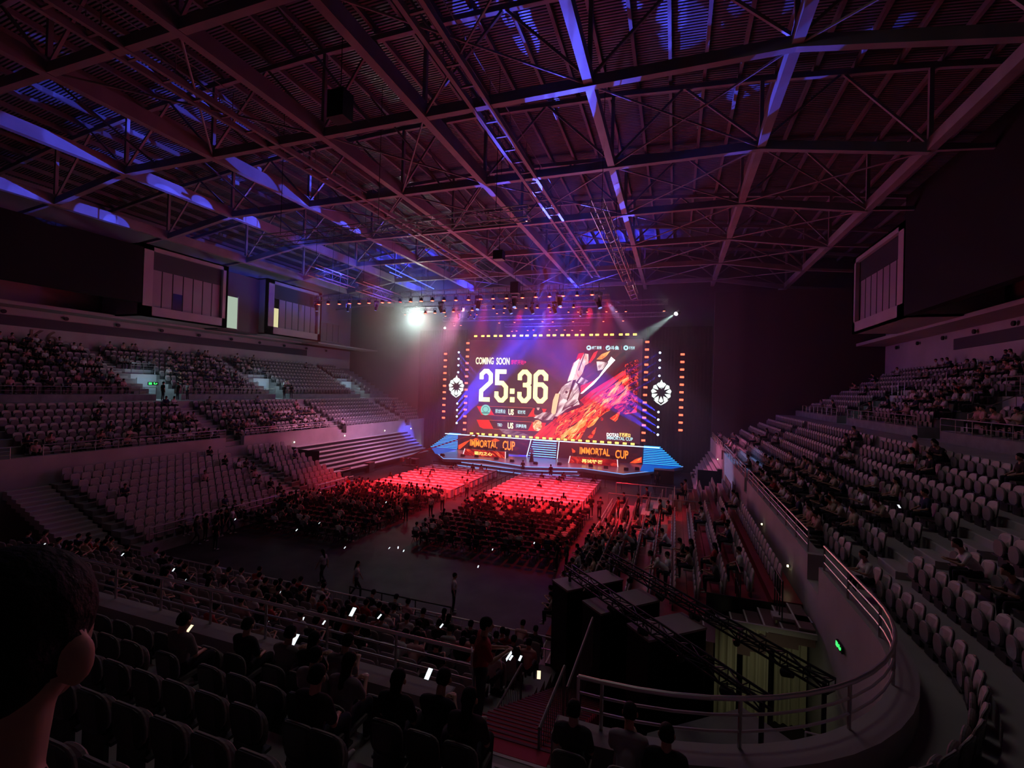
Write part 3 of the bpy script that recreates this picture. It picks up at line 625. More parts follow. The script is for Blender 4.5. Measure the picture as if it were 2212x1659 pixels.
for k in range(75):
    u, v = rs.random(), rs.random(); cx = 80+u*1120; cy = 1560-u*900+(v-.35)*430*(1-.3*u)
    ln = rs.uniform(60, 230); wd_ = rs.uniform(6, 20); a = R(-42+rs.uniform(-16, 16)); bend = rs.uniform(-.25, .25)*ln; up_, dn = [], []
    for t_ in range(7):
        f = t_/6; x = (f-.5)*ln; y = bend*math.sin(math.pi*f); h = wd_*math.sin(math.pi*min(1, f*1.05))**.7*.5 if 0 < f < 1 else .4
        for L__, sgn in ((up_, -1), (dn, 1)): L__.append((cx+x*math.cos(a)-(y+sgn*h)*math.sin(a), cy+x*math.sin(a)+(y+sgn*h)*math.cos(a)))
    gpoly(g(up_+dn[::-1]), L(5)-.002*k, 'artwork_streak', SL[k % 6], scr)
# silver blade pieces
gpoly(g([(250, 700), (340, 440), (420, 380), (500, 300), (560, 310), (560, 450), (510, 480), (470, 600), (380, 720)]), L(5), 'artwork', emit_noise('blade_gold', [(.3, (.9, .25, .16)), (.5, (1, .62, .5)), (.65, (1, .93, .82))], 1.1, (1, 1, .5), -.5, 4, 1.0, nscale=1.4), scr)
gpoly(g([(360, 440), (430, 370), (330, 680), (250, 720)]), L(6), 'artwork', WHT, scr)
gpoly(g([(410, 300), (500, 290), (440, 400), (380, 390)]), L(6), 'artwork', CRIM, scr)
gpoly(g([(120, 880), (200, 770), (330, 700), (400, 760), (430, 880), (400, 990), (280, 1060), (180, 1000), (60, 1190), (30, 1190), (60, 1000)]), L(6), 'artwork', SILV, scr)
disc(1190+240*K, 720+880*K, 15, 16, 16, 7, emit('silver_pink', (.62, .42, .46), 1, False), 'artwork'); disc(1190+240*K, 720+880*K, 10, 11, 16, 8, SILV, 'artwork'); disc(1190+232*K, 720+878*K, 3, 3, 10, 9, DARKA, 'artwork')
gpoly(g([(60, 1190), (180, 1000), (290, 1060), (400, 980), (430, 1060), (330, 1090), (240, 1130), (100, 1240), (40, 1240)]), L(6), 'artwork', SILV, scr)
gpoly(g([(440, 900), (640, 720), (720, 640), (900, 350), (960, 400), (830, 540), (640, 760), (470, 900)]), L(7), 'artwork', WHT, scr)
gpoly(g([(680, 420), (760, 420), (840, 440), (770, 540), (700, 560)]), L(8), 'artwork', SILV, scr)
gpoly(g([(400, 740), (450, 650), (560, 710), (490, 770)]), L(8), 'artwork', SILV, scr)
gpoly(g([(440, 780), (600, 740), (660, 700), (520, 850), (450, 900)]), L(6), 'artwork', CRIM, scr)
gpoly(g([(680, 390), (760, 310), (890, 260), (830, 340), (760, 390)]), L(8), 'artwork', FW, scr)
gpoly(g([(560, 440), (640, 290), (700, 260), (660, 360), (590, 440)]), L(8), 'artwork', CRIM, scr)
for P_ in ([(330, 700), (380, 690), (250, 1010), (235, 1000)], [(500, 300), (512, 303), (420, 560), (405, 555)], [(130, 900), (140, 905), (90, 1190), (78, 1188)], [(560, 560), (650, 600), (645, 615), (550, 575)], [(300, 1090), (400, 1010), (404, 1022), (310, 1104)], [(180, 1120), (330, 1062), (334, 1072), (186, 1134)], [(850, 430), (862, 436), (700, 660), (690, 652)]): gpoly(g(P_), L(9), 'artwork_line', DARKA, scr)
gpoly(g([(0, 1210), (30, 1000), (70, 900), (130, 900), (70, 1190), (30, 1240)]), L(7), 'artwork', GOLDW, scr)
gpoly(g([(-260, 1260), (-120, 1180), (0, 1180), (60, 1220), (20, 1290), (-120, 1300), (-200, 1270)]), L(7), 'artwork', SILV, scr)
gpoly([(1078, 926), (1110, 929), (1142, 940), (1150, 951), (1110, 943), (1085, 934)], L(3), 'artwork', emit_noise('smoke_grey', [(.3, (.06, .02, .05)), (.5, (.3, .18, .22)), (.7, (.6, .45, .45))], .8, (.4, 1, 2), -.3, 4, 1, nscale=1), scr)
# screen frame
m = MB().b2((-29.15, YS-.02, 3.2), (-29.0, YS+.4, 17.15)).b2((-4.1, YS-.02, 3.2), (-3.95, YS+.4, 17.15)).b2((-29.15, YS-.02, 17.0), (-3.95, YS+.4, 17.15)).build('frame', BLACK, scr)
# black drapes and towers beside the screen
for i, (x0, x1) in enumerate(((-37.5, -29.4), (-3.6, 4.3))):
    o = MB(); n = 40
    for k in range(n):
        xa = x0+(x1-x0)*k/n; xb = x0+(x1-x0)*(k+1)/n; ya = 62.9+.03*(k % 2); yb = 62.9+.03*((k+1) % 2)
        o.add([(xa, ya, 0), (xb, yb, 0), (xb, yb, 18.6), (xa, ya, 18.6), (xa, ya+.05, 0), (xb, yb+.05, 0), (xb, yb+.05, 18.6), (xa, ya+.05, 18.6)], [(0, 1, 2, 3), (5, 4, 7, 6)])
    tag(o.build('stage_drape', mat('stage_black', (.006, .006, .007), .95, spec=0)), 'tall black drape %s of the big screen' % ('left', 'right')[i], 'curtain', 'black drapes beside the screen')

# square strobe lamps: rows above and below the screen, four columns
def make_sq(colname, c1, st):
    t = thing('pixel_lamp', '', 'lamp')
    MB().box((0, .06, 0), (.62, .10, .36)).build('housing', BLACK, t)
    MB().box((0, 0, 0), (.48, .03, .25)).build('light_face', emit(colname, c1, st, False), t)
    return t
sqY = make_sq('sq_yellow', (1, .62, .10), 3.2); sqR = make_sq('sq_red', (1, .12, .06), 3.4); usedY = usedR = False
topx = [1027.5,1043,1055,1070,1082,1098,1110.5,1126.5,1138.5,1155.5,1168,1184.5,1197.5,1214.5,1227.5,1245.5,1258.5,1277,1290,1308.5,1322,1341,1355,1371.5]
for i, x in enumerate(topx):
    p = at(x, 726.1-(x-1027.5)/344*3.8, 1, 61.9)
    o = sqY if not usedY else dup(sqY, p); usedY = True; o.location = p
    o['label'] = 'yellow square lamp above the big screen, %s from its left end' % nth(i+1); o['group'] = 'yellow lamps above the screen'
botx = [1018.7,1031.7,1043.6,1059,1071.5,1087.5,1100.5,1117,1131,1147,1160.5,1175.5,1189.5,1206,1221,1237.5,1253,1269.5,1284.5,1300.5,1316.5,1332.5,1349.5,1366.5]
for i, x in enumerate(botx):
    p = at(x, 935.5+(x-1018)/348.5*22.2, 1, 60.9)
    o = dup(sqY, (p.x, 60.9, 3.42))
    o['label'] = 'yellow square lamp on the platform under the screen, %s from its left' % nth(i+1); o['group'] = 'yellow lamps under the screen'
cols = [('inner left', (1010.8, 741.3), (1003.3, 927.9), 14, 61.8), ('inner right', (1398.2, 738.7), (1389.5, 951.3), 14, 61.8), ('outer left', (962.5, 764.4), (957.9, 902.4), 11, 61.8), ('outer right', (1474.5, 765.5), (1469.9, 929.3), 11, 61.8)]
for nm, a, b, n, Y in cols:
    tw = None
    for k in range(n):
        f = k/(n-1); p = at(a[0]+(b[0]-a[0])*f, a[1]+(b[1]-a[1])*f, 1, Y)
        o = sqR if not usedR else dup(sqR, p); usedR = True; o.location = p
        o['label'] = 'red square lamp on the %s column beside the screen, %s from top' % (nm, nth(k+1)); o['group'] = 'red lamps on the %s column' % nm
        if k == 0: top = p.copy()
    o = MB().b2((top.x-.15, Y+.14, 0), (top.x+.15, Y+.34, top.z+.6)).build('lamp_tower', BLACK)
    tag(o, 'black pole carrying the %s column of red lamps' % nm, 'lamp stand', 'lamp towers by the screen')
# pencil beam fixtures
bf = thing('beam_light', '', 'stage light'); MB().tube((0, .05, 0), (0, .35, 0), .16, 10).build('housing', BLACK, bf)
MB().tube((0, 0, 0), (0, .05, 0), .13, 10).build('lens', emit('beam_lens', (.45, .62, 1), 10, False), bf); MB().box((0, .3, 0), (.45, .08, .12)).build('clamp', BLACK, bf)
first = True
for side, x in (('left', -30.1), ('right', -1.88)):
    for k, z in enumerate((15.13, 14.18, 13.22, 12.2, 7.6, 6.64, 5.7, 4.73)):
        o = bf if first else dup(bf, (x, 61.55, z)); first = False; o.location = (x, 61.55, z)
        o['label'] = 'small blue-white beam light %s of screen, %s from top' % (side, nth(k+1)); o['group'] = 'blue beam lights %s of the screen' % side
# glowing emblems
EMW = emit('emblem_white', (.85, 1, .93), 1.5, True)
for side, cx in (('left', -30.17), ('right', -1.6)):
    t = thing('emblem_sign', 'white glowing round spiked emblem %s of the big screen' % side, 'sign', (cx, 61.2, 10.1), 0, 'glowing emblems beside the screen')
    n = 11
    m = MB()
    def pl(r, a): return (r*math.sin(a), 0, r*math.cos(a)*1.04)
    for k in range(n):
        a0 = 2*math.pi*(k+.5)/n; h = math.pi/n*.9
        P_ = [pl(1.12, a0-h), pl(1.24, a0), pl(1.12, a0+h), pl(.86, a0+h*.86), pl(.46 if k % 2 else .52, a0+h*.1), pl(.86, a0-h*.86)]
        m.slab(P_, .08, (0, 1, 0))
    m.build('ring', EMW, t)
    m = MB().slab([(0, 0, 1.62), (.14, 0, 1.3), (.34, 0, 1.12), (.14, 0, .98), (0, 0, .4), (-.14, 0, .98), (-.34, 0, 1.12), (-.14, 0, 1.3)], .1, (0, 1, 0)); m.build('star', EMW, t)
    m = MB().slab([(-.9, 0, -.95), (-.5, 0, -1.05), (0, 0, -1.55), (.5, 0, -1.05), (.9, 0, -.95), (.55, 0, -1.3), (0, 0, -1.62), (-.55, 0, -1.3)], .09, (0, 1, 0)); m.build('base_ornament', EMW, t)
    MB().tube((0, .12, 1.3), (0, .12, 8.4), .02, 5).build('hanging_cable', BLACK, t)

# ------------------------------------------------------------------ seating bowl
def st_line(a, b, n):           # stations along a straight run: (bx,by,nx,ny)
    return [(a[0]+(b[0]-a[0])*k/n, a[1]+(b[1]-a[1])*k/n) for k in range(n+1)]
def stL(y0, y1, n=1): return [(-36.3, y, -1, 0) for x, y in st_line((0, y0), (0, y1), n)]
def stR(y0, y1, n=1): return [(4.1, y, 1, 0) for x, y in st_line((0, y0), (0, y1), n)]
def stE(x0, x1, n=1): return [(x, 7.0, 0, -1) for x, y in st_line((x0, 0), (x1, 0), n)]
def stArc(cx, a0, a1, n):
    out = []
    for k in range(n+1):
        a = R(a0+(a1-a0)*k/n); nx, ny = math.cos(a), math.sin(a); out.append((cx+5*nx, 12+5*ny, nx, ny))
    return out
def sweep(profile, st, name, material, cap=True):
    m = MB(); n = len(profile)
    for bx, by, nx, ny in st: m.v += [(bx+nx*d, by+ny*d, z) for d, z in profile]
    for i in range(len(st)-1):
        for k in range(n-1): m.f.append((i*n+k, i*n+k+1, (i+1)*n+k+1, (i+1)*n+k)); m.m.append(0)
    if cap:
        for i in (0, len(st)-1): m.f.append(tuple(range(i*n, i*n+n))); m.m.append(0)
    return m.build(name, material)
MIDP = [(0, 0), (0, 5.05), (.42, 5.05), (.42, 4.6)]
for j in range(7):
    d = .5+.88*j; z = 4.6+.42*j; MIDP += [(d, z) if j else (d, z), (d+.88, z)]
MIDP += [(6.66, 7.96), (8.6, 7.96), (8.6, 0)]
LOWH = 3.3
def split(fn, a, b, gaps, nm):
    """parapet and tier as runs, lower openings where the aisles pass through the parapet"""
    GP = [(0, 0), (0, 4.25), (.5, 4.25)]+MIDP[4:]; lo, hi = min(a, b), max(a, b); y = lo
    for g0, g1 in sorted(gaps)+[(hi, None)]:
        struct(sweep(MIDP, fn(y, g0), 'floor_middle_tier_'+nm, CONC, False))
        if g1 is None: break
        o = struct(sweep(GP, fn(g0, g1), 'floor_aisle_opening_'+nm, CONC, False))
        for e in (g0, g1): sweep([(0, 4.2), (0, 5.05), (.42, 5.05), (.42, 4.2)], fn(e-.01, e+.01), 'parapet_end', CONC).parent = o
        y = g1
split(stL, 12, 65.9, [(29.5, 31.3), (43.5, 45.0), (57.5, 58.8)], 'left'); split(stR, 12, 59, [(15.85, 17.05), (30.1, 31.1), (44.1, 45.5)], 'right'); split(stE, -31.3, -.9, [(-17.2, -15.0), (-3.3, -1.55)], 'camera_end')
struct(sweep(MIDP, stArc(-31.3, 180, 270, 12), 'floor_middle_tier_corner', CONC, False)); struct(sweep(MIDP, stArc(-.9, 270, 360, 14), 'floor_middle_tier_corner', CONC, False))
UPP = [(8.6, 7.9), (8.6, 8.5)]
for k in range(9): UPP += [(8.75+.86*k, 8.55+.45*k), (8.75+.86*(k+1), 8.55+.45*k)]
UPP += [(16.7, 12.6), (16.9, 12.6), (16.9, 7.9)]
GAPP = [(8.6, 7.9), (8.6, 7.96), (12.2, 7.96), (12.2, 10.36)]
for k in range(4, 9): GAPP += [(8.75+.86*k, 8.55+.45*k), (8.75+.86*(k+1), 8.55+.45*k)]
GAPP += [(16.7, 12.6), (16.9, 12.6), (16.9, 7.9)]
gapsL = [(29.3, 31.6), (42.8, 45.1), (58.6, 60.9)]; gapsR = [(29.3, 31.6), (42.8, 45.1)]
def upper(fn, gaps, y0, y1, nm):
    y = y0
    for a, b in gaps+[(y1, None)]:
        struct(sweep(UPP, fn(y, a), 'floor_upper_tier_'+nm, CONC2))
        if b is None: break
        struct(sweep(GAPP, fn(a, b), 'floor_vomitory_'+nm, mat('vom_wall', (.55, .58, .60), .7)))
        y = b
upper(stL, gapsL, 12, 65.9, 'left'); upper(stR, gapsR, 12, 59, 'right')
struct(sweep(UPP, stArc(-31.3, 180, 270, 10), 'floor_upper_tier_corner', CONC2)); struct(sweep(UPP, stE(-31.3, -.9), 'floor_upper_tier_camera_end', CONC2)); struct(sweep(UPP, stArc(-.9, 270, 360, 10), 'floor_upper_tier_corner', CONC2))
for (a, b), e in zip(gapsL, (55, 60, 60)): point((-46.6, (a+b)/2, 10.0), e, (.55, .85, 1), .3)
point((14.2, 44, 10.0), 4, (.55, .85, 1), .3)
# doors at the end of the passages
for i, (a, b) in enumerate(gapsL+gapsR):
    s = i < 3; X = -36.3-12.15 if s else 4.1+12.15
    o = MB().b2((X, a+.5, 7.97), (X+(.05 if s else -.05), b-.5, 10.0)).build('door_%d' % (i+1), mat('door_paint', (.5, .55, .6), .6)); struct(o)
    h = MB().box((X+(.08 if s else -.08), (a+b)/2, 8.95), (.06, .1, .2)).build('door_handle', GALV, o)
GRN = emit('exit_green', (.05, 1, .15), 1.6, False)
def exit_sign(p, rz, w_, h_, lab):
    t = thing('exit_sign', lab, 'exit sign', p, rz)
    MB().box((0, .03, 0), (w_, .05, h_)).build('housing', BLACK, t)
    m = MB().box((-w_*.28, -.002, 0), (w_*.3, .012, h_*.66)).box((w_*.1, -.002, h_*.1), (w_*.12, .012, h_*.5)).box((w_*.2, -.002, -h_*.15), (w_*.22, .012, h_*.18)).box((w_*.34, -.002, h_*.05), (w_*.1, .012, h_*.3))
    m.build('green_symbol', GRN, t)
exit_sign((-45.2, 29.2, 9.5), R(90)*1, .9, .3, 'small green exit sign at the nearest lit passage of the left upper tier')
exit_sign((4.02, 13.77, 3.8), R(-90), .42, .17, 'small green exit sign on the curved grey wall at lower right')
exit_sign((-33.2, 64.9, 3.3), 0, 1.0, .4, 'green exit sign over the pale doorway left of the stage')

# --- seats
def rpanel(w_, z0, z1, th, y, curve=0., pw=3.5, n=18, lean=0., r=.0):
    """rounded panel, front towards +y"""
    m = MB(); zc, hz, hx = (z0+z1)/2, (z1-z0)/2, w_/2; rings = []
    for sc, yy in ((.9, y), (1, y+th*.3), (1, y+th*.7), (.9, y+th)):
        rg = []
        for k in range(n):
            t = 2*math.pi*k/n; c, s = math.cos(t), math.sin(t)
            x = hx*sc*math.copysign(abs(c)**(2/pw), c); z = hz*sc*math.copysign(abs(s)**(2/pw), s)
            rg.append((x, yy+curve*(x/hx)**2-lean*(z+hz), zc+z))
        rings.append(rg)
    vs = [p for rg in rings for p in rg]; fs = [tuple(range(n)), tuple(range(3*n, 4*n))[::-1]]
    for i in range(3):
        for k in range(n): fs.append((i*n+k, i*n+(k+1) % n, (i+1)*n+(k+1) % n, (i+1)*n+k))
    m.add(vs, fs); return m
def merge(lst):
    out = MB()
    for m, mi in lst: out.add(m.v, m.f, mi)
    return out
def seat_parts(kind, folded=True):
    if kind == 'tier':
        back = rpanel(.46, .42, .88, .045, 0, .05, 3.0, lean=.12)
        pan = rpanel(.42, .28, .72, .07, .10, .0, 2.4) if folded else MB().box((0, .28, .43), (.44, .42, .06))
        sup = MB().box((0, .05, .2), (.36, .05, .42)).box((0, .12, .30), (.46, .12, .04))
        shell = rpanel(.47, .40, .885, .02, -.018, .05, 3.0, lean=.12)  # added dark rear layer, shade behind the seat put into its colour
        return [('backrest', back, SEATP), ('shaded_back', shell, SEATB), ('seat_pan', pan, SEATG), ('support', sup, SEATB)]
    back = rpanel(.50, .16, .95, .06, 0, .02, 5.0, lean=.10)
    pan = rpanel(.44, .18, .62, .06, .09, 0, 4.0) if folded else MB().box((0, .28, .43), (.46, .42, .07))
    sup = MB().box((0, .04, .1), (.4, .05, .2))
    return [('backrest', back, mat('panel_seat_grey', (.36, .33, .33), .65)), ('seat_pan', pan, mat('panel_seat_grey', (.36, .33, .33), .65)), ('support', sup, SEATB)]
SEATS = []   # (x,y,z,rz,kind,section,row,idx,occupied)
OCC = []
def facing(nx, ny): return math.atan2(nx, -ny)   # local +y looks along (-nx,-ny)
def add_row(st, length, d, z, kind, sec, row, prob, skip=None, pitch=.56):
    """st: function s -> (bx,by,nx,ny)"""
    n = int(length/pitch); idx = 0
    for k in range(n):
        s = (k+.5)*length/n; bx, by, nx, ny = st(s); x, y = bx+nx*d, by+ny*d
        if skip and skip(x, y): continue
        idx += 1
        if (x*x+y*y) < 1.7: continue
        SEATS.append([x, y, z, facing(nx, ny), kind, sec, row, idx, random.random() < prob(x, y)])
AISLE_L = (30.4, 44.3, 58.5); AISLE_R = (16.4, 30.6, 44.8)
def nearany(v, L_, w_=.75): return any(abs(v-a) < w_ for a in L_)
def pL(x, y):
    if y > 46: return .015
    return .30 if y > 26 else .12
def pLU(x, y):
    if y > 46: return 0.02
    return .36 if y < 40 else .22
def pR(x, y):
    if y > 33: return .05
    return .42 if y > 19 else .1
random.seed(11)
for j in range(7):
    d = .5+.88*j+.68; z = 4.6+.42*j
    add_row(lambda s: (-36.3, 12+s, -1, 0), 53.5, d, z, 'tier', 'left middle tier', j+1, lambda x, y, j=j: pL(x, y)*(1.6 if j < 4 else .4), lambda x, y: nearany(y, AISLE_L+(16.4,)))
    add_row(lambda s: (4.1, 12+s, 1, 0), 45, d, z, 'tier', 'right middle tier', j+1, lambda x, y, j=j: pR(x, y)*(1.3 if j < 3 else .35), lambda x, y: nearany(y, AISLE_R))
    add_row(lambda s: (-31.3+s, 7, 0, -1), 30.4, d, z, 'tier', 'tier below the camera', j+1, lambda x, y: 0, lambda x, y: abs(x+2.1) < .8 or abs(x+16.2) < .8)
    ra = 5+d; la = ra*math.pi/2
    def arcR(s, ra=ra):
        a = -math.pi/2+s/ra; return (-.9+5*math.cos(a), 12+5*math.sin(a), math.cos(a), math.sin(a))
    def arcL(s, ra=ra):
        a = math.pi+s/ra; return (-31.3+5*math.cos(a), 12+5*math.sin(a), math.cos(a), math.sin(a))
    add_row(arcR, la, d, z, 'tier', 'right corner tier', j+1, lambda x, y: .05 if y > 6 else 0)
    add_row(arcL, la, d, z, 'tier', 'left corner tier', j+1, lambda x, y: .1)
for k in range(9):
    d = 8.75+.86*k+.66; z = 8.55+.45*k
    fL = lambda x, y, k=k: (k < 5 and any(a-.3 < y < b+.3 for a, b in gapsL)) or nearany(y, (28.3, 41.8, 57.6), .6)
    fR = lambda x, y, k=k: (k < 5 and any(a-.3 < y < b+.3 for a, b in gapsR)) or nearany(y, (28.3, 41.8), .6)
    add_row(lambda s: (-36.3, 12+s, -1, 0), 50, d, z, 'tier', 'left upper tier', k+1, pLU, fL)
    add_row(lambda s: (4.1, 12+s, 1, 0), 44, d, z, 'tier', 'right upper tier', k+1, lambda x, y: .38 if 20 < y < 36 else .07, fR)
# lower retractable stands
def lower_block(nm, lab, side, y0, y1, rows=10):
    m = MB()
    for i in range(rows):
        z = .6+.3*i
        if side == 'L': m.b2((-27.75-.85*(i+1) if i < 9 else -36.28, y0, 0 if i == 0 else z-.35), (-27.75-.85*i, y1, z))
        elif side == 'R': m.b2((-4.45+.85*i, y0, 0 if i == 0 else z-.35), (-4.45+.85*(i+1) if i < 9 else 4.08, y1, z))
        else: m.b2((y0, 15.45-.85*(i+1) if i < 9 else 7.02, 0 if i == 0 else z-.35), (y1, 15.45-.85*i, z))
    o = m.build('stand_platform', REDVINYL if side == 'R' else CONC2); tag(o, lab, 'stand'); return o
lower_block('a', 'stepped platform of the left lower stand, block nearer the camera', 'L', 17.6, 29.2)
lower_block('b', 'stepped platform of the left lower stand, short block nearer the stage', 'L', 30.9, 35.6)
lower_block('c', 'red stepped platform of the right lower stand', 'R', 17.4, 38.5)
lower_block('d', 'stepped platform of the stand below the camera', 'E', -29.0, -3.5)
for i in range(10):
    z = .6+.3*i
    if i < 8 or True:
        add_row(lambda s: (-36.3, 17.9+s, -1, 0), 11.0, -(8.2-.85*i)-.0, z, 'panel', 'left lower stand', i+1, lambda x, y, i=i: (.5 if i < 2 and y > 22 else .03 if y < 27 else .22))
        add_row(lambda s: (-36.3, 31.1+s, -1, 0), min(4.3, 4.3), -(8.2-.85*i), z, 'panel', 'short left lower block', i+1, lambda x, y: .05)
    add_row(lambda s: (4.1, 17.9+s, 1, 0), 12.6, -(8.2-.85*i), z, 'panel', 'right lower stand', i+1, lambda x, y, i=i: .62 if i < 3 else .1)
    add_row(lambda s: (4.1, 33+s, 1, 0), 4.2, -(8.2-.85*i), z, 'panel', 'far block of right lower stand', i+1, lambda x, y: .04)
    add_row(lambda s: (-28.6+s, 7, 0, -1), 24.6, -(8.1-.85*i), z, 'panel', 'stand below the camera', i+1, lambda x, y, i=i: (.38 if x > -17 else .2) if i < 7 else .05)

# ------------------------------------------------------------------ people
def hull_caps(m, p, q, r1, r2, n=10):
    """tapered capsule as closed rings"""
    p = Vector(p); q = Vector(q); d = q-p; L_ = d.length
    if L_ < 1e-5: d = Vector((0, 0, 1)); L_ = 1e-5
    d = d/L_ if L_ > 1e-4 else Vector((0, 0, 1)); up = Vector((0, 0, 1)) if abs(d.z) < .9 else Vector((0, 1, 0))
    a = d.cross(up).normalized(); b = a.cross(d).normalized(); rings = []
    for t in (-90, -60, -30, 0): rings.append((p+d*(r1*math.sin(R(t))), r1*math.cos(R(t))))
    for t in (0, 30, 60, 90): rings.append((q+d*(r2*math.sin(R(t))), r2*math.cos(R(t))))
    vs = []; fs = []
    for c, r in rings: vs += [c+a*(max(r, 1e-4)*math.cos(2*math.pi*k/n))+b*(max(r, 1e-4)*math.sin(2*math.pi*k/n)) for k in range(n)]
    for i in range(len(rings)-1):
        for k in range(n): fs.append((i*n+k, i*n+(k+1) % n, (i+1)*n+(k+1) % n, (i+1)*n+k))
    fs += [tuple(range(n))[::-1], tuple(range((len(rings)-1)*n, len(rings)*n))]
    m.add(vs, fs)
def hull_ell(m, c, r, n=12):
    vs = []; fs = []; nr = 8
    for i in range(nr+1):
        t = math.pi*i/nr; rr = max(math.sin(t), 1e-3)
        vs += [(c[0]+r[0]*rr*math.cos(2*math.pi*k/n), c[1]+r[1]*rr*math.sin(2*math.pi*k/n), c[2]+r[2]*math.cos(t)) for k in range(n)]
    for i in range(nr):
        for k in range(n): fs.append((i*n+k, i*n+(k+1) % n, (i+1)*n+(k+1) % n, (i+1)*n+k))
    fs += [tuple(range(n)), tuple(range(nr*n, nr*n+n))[::-1]]
    m.add(vs, fs)
def figure(pose, fine=False, long_hair=False, dress=False):
    """primitives: ('c',p,q,r1,r2,tag) or ('e',c,r,tag); tags skin hair shirt pants shoe.  faces +y, stands on z=0"""
    P = []; c = lambda p, q, a, b, t: P.append(('c', Vector(p), Vector(q), a, b, t)); e = lambda p, r, t: P.append(('e', Vector(p), r, t))
    sit = pose.startswith('sit'); hz = .53 if sit else .93; hy = .22 if sit else 0
    lean = {'sit': .03, 'sit_phone': .10, 'sit_lean': .26, 'sit_back': -.06, 'stand': 0, 'walk': .03, 'bend': .42, 'reach': .02, 'sit_raise': 0, 'stand_phone': .04}[pose]
    Hp = Vector((0, hy, hz)); Ch = Hp+Vector((0, lean*.75, .40-abs(lean)*.12)); Nk = Hp+Vector((0, lean*1.05, .55-abs(lean)*.2))
    Hd = Nk+Vector((0, .035+max(0, lean)*.25, .128))
    c(Hp+Vector((-.07, 0, 0)), Hp+Vector((.07, 0, 0)), .115, .115, 'pants')
    c(Hp+Vector((0, 0, .1)), (Hp+Ch)/2+Vector((0, .01, .05)), .125, .13, 'shirt')
    c(Ch+Vector((-.075, 0, -.06)), Ch+Vector((.075, 0, -.06)), .122, .122, 'shirt')
    c(Ch+Vector((-.14, -.01, .06)), Ch+Vector((.14, -.01, .06)), .068, .068, 'shirt')
    c(Nk+Vector((0, -.01, -.06)), Nk+Vector((0, .015, .06)), .064, .060, 'skin')
    e(Hd+Vector((0, .0, .015)), (.080, .098, .114), 'skin'); c(Hd+Vector((0, .045, -.06)), Hd+Vector((0, .055, -.07)), .042, .035, 'skin')
    e(Hd+Vector((0, -.018, .052)), (.094, .108, .096), 'hair'); c(Hd+Vector((-.03, -.06, .01)), Hd+Vector((.03, -.06, .01)), .062, .062, 'hair')
    if long_hair: c(Hd+Vector((0, -.06, -.02)), Nk+Vector((0, -.09, -.12)), .075, .06, 'hair')
    if fine:
        c(Hd+Vector((0, .098, .0)), Hd+Vector((0, .114, -.028)), .010, .015, 'skin')
        for s in (-1, 1):
            e(Hd+Vector((s*.090, -.004, -.010)), (.017, .024, .038), 'skin'); e(Hd+Vector((s*.032, .094, .016)), (.013, .006, .007), 'hair')
        c(Hd+Vector((-.02, .092, -.052)), Hd+Vector((.02, .092, -.052)), .007, .007, 'shoe')
    for s in (-1, 1):
        Sh = Ch+Vector((s*.185, -.01, .055))
        if pose in ('sit_phone', 'sit_lean', 'stand_phone', 'bend'):
            El = Sh+Vector((s*.03, .12, -.24)); Wr = Ch+Vector((s*.07, .36, -.13 if pose != 'bend' else -.3))
        elif pose in ('reach', 'sit_raise') and s > 0:
            El = Sh+Vector((.10, .12, .16)); Wr = El+Vector((.03, .10, .23))
        elif sit: El = Sh+Vector((s*.05, .07, -.27)); Wr = Hp+Vector((s*.12, .28, .12))
        elif pose == 'walk': El = Sh+Vector((s*.04, -.1*s, -.27)); Wr = El+Vector((0, .06-.06*s, -.24))
        else: El = Sh+Vector((s*.045, -.02, -.28)); Wr = El+Vector((s*.01, .05, -.25))
        Md = (Sh+El)/2
        c(Sh, Md.lerp(El, .5), .056, .050, 'shirt'); c(Md, El, .043, .038, 'skin'); c(El, Wr, .038, .026, 'skin')
        d = (Wr-El).normalized(); Pm = Wr+d*.055; c(Wr, Pm, .026, .034, 'skin')
        if not fine: c(Pm, Pm+d*.06, .03, .018, 'skin')
        else:
            sx = d.cross(Vector((0, 0, 1)))
            sx = sx.normalized() if sx.length > .1 else Vector((1, 0, 0)); cu = sx.cross(d).normalized()*-.5
            for f, (o, ln) in enumerate(((-.027, .062), (-.009, .075), (.009, .070), (.026, .055))):
                b0 = Pm+sx*o+d*.015; b1 = b0+d*ln*.55; b2_ = b1+(d+cu*.9).normalized()*ln*.55
                c(b0, b1, .0095, .0085, 'skin'); c(b1, b2_, .0085, .0075, 'skin')
            tb = Wr+d*.03+sx*(-s*.028); c(tb, tb+(d*.6-sx*s*.8).normalized()*.05, .011, .0095, 'skin')
        if sit: Kn = Hp+Vector((s*.13, .42, .0)); An = Vector((s*.13, Kn.y-.02, .09)); Th = Hp+Vector((s*.085, .02, -.0))
        elif pose == 'walk': Th = Hp+Vector((s*.085, 0, -.03)); Kn = Vector((s*.09, .10+.12*s, .50)); An = Vector((s*.09, .26*s-.04, .09))
        else: Th = Hp+Vector((s*.085, 0, -.03)); Kn = Vector((s*.10, .015, .49)); An = Vector((s*.11, -.03, .09))
        c(Th, Kn, .088, .060, 'pants'); c(Kn, An, .058, .040, 'pants'); c(An+Vector((0, .0, -.045)), An+Vector((s*.015, .15, -.052)), .042, .034, 'shoe')
    if dress: c(Hp+Vector((0, 0, .1)), Vector((0, 0, .12)), .13, .26, 'pants')
    return P
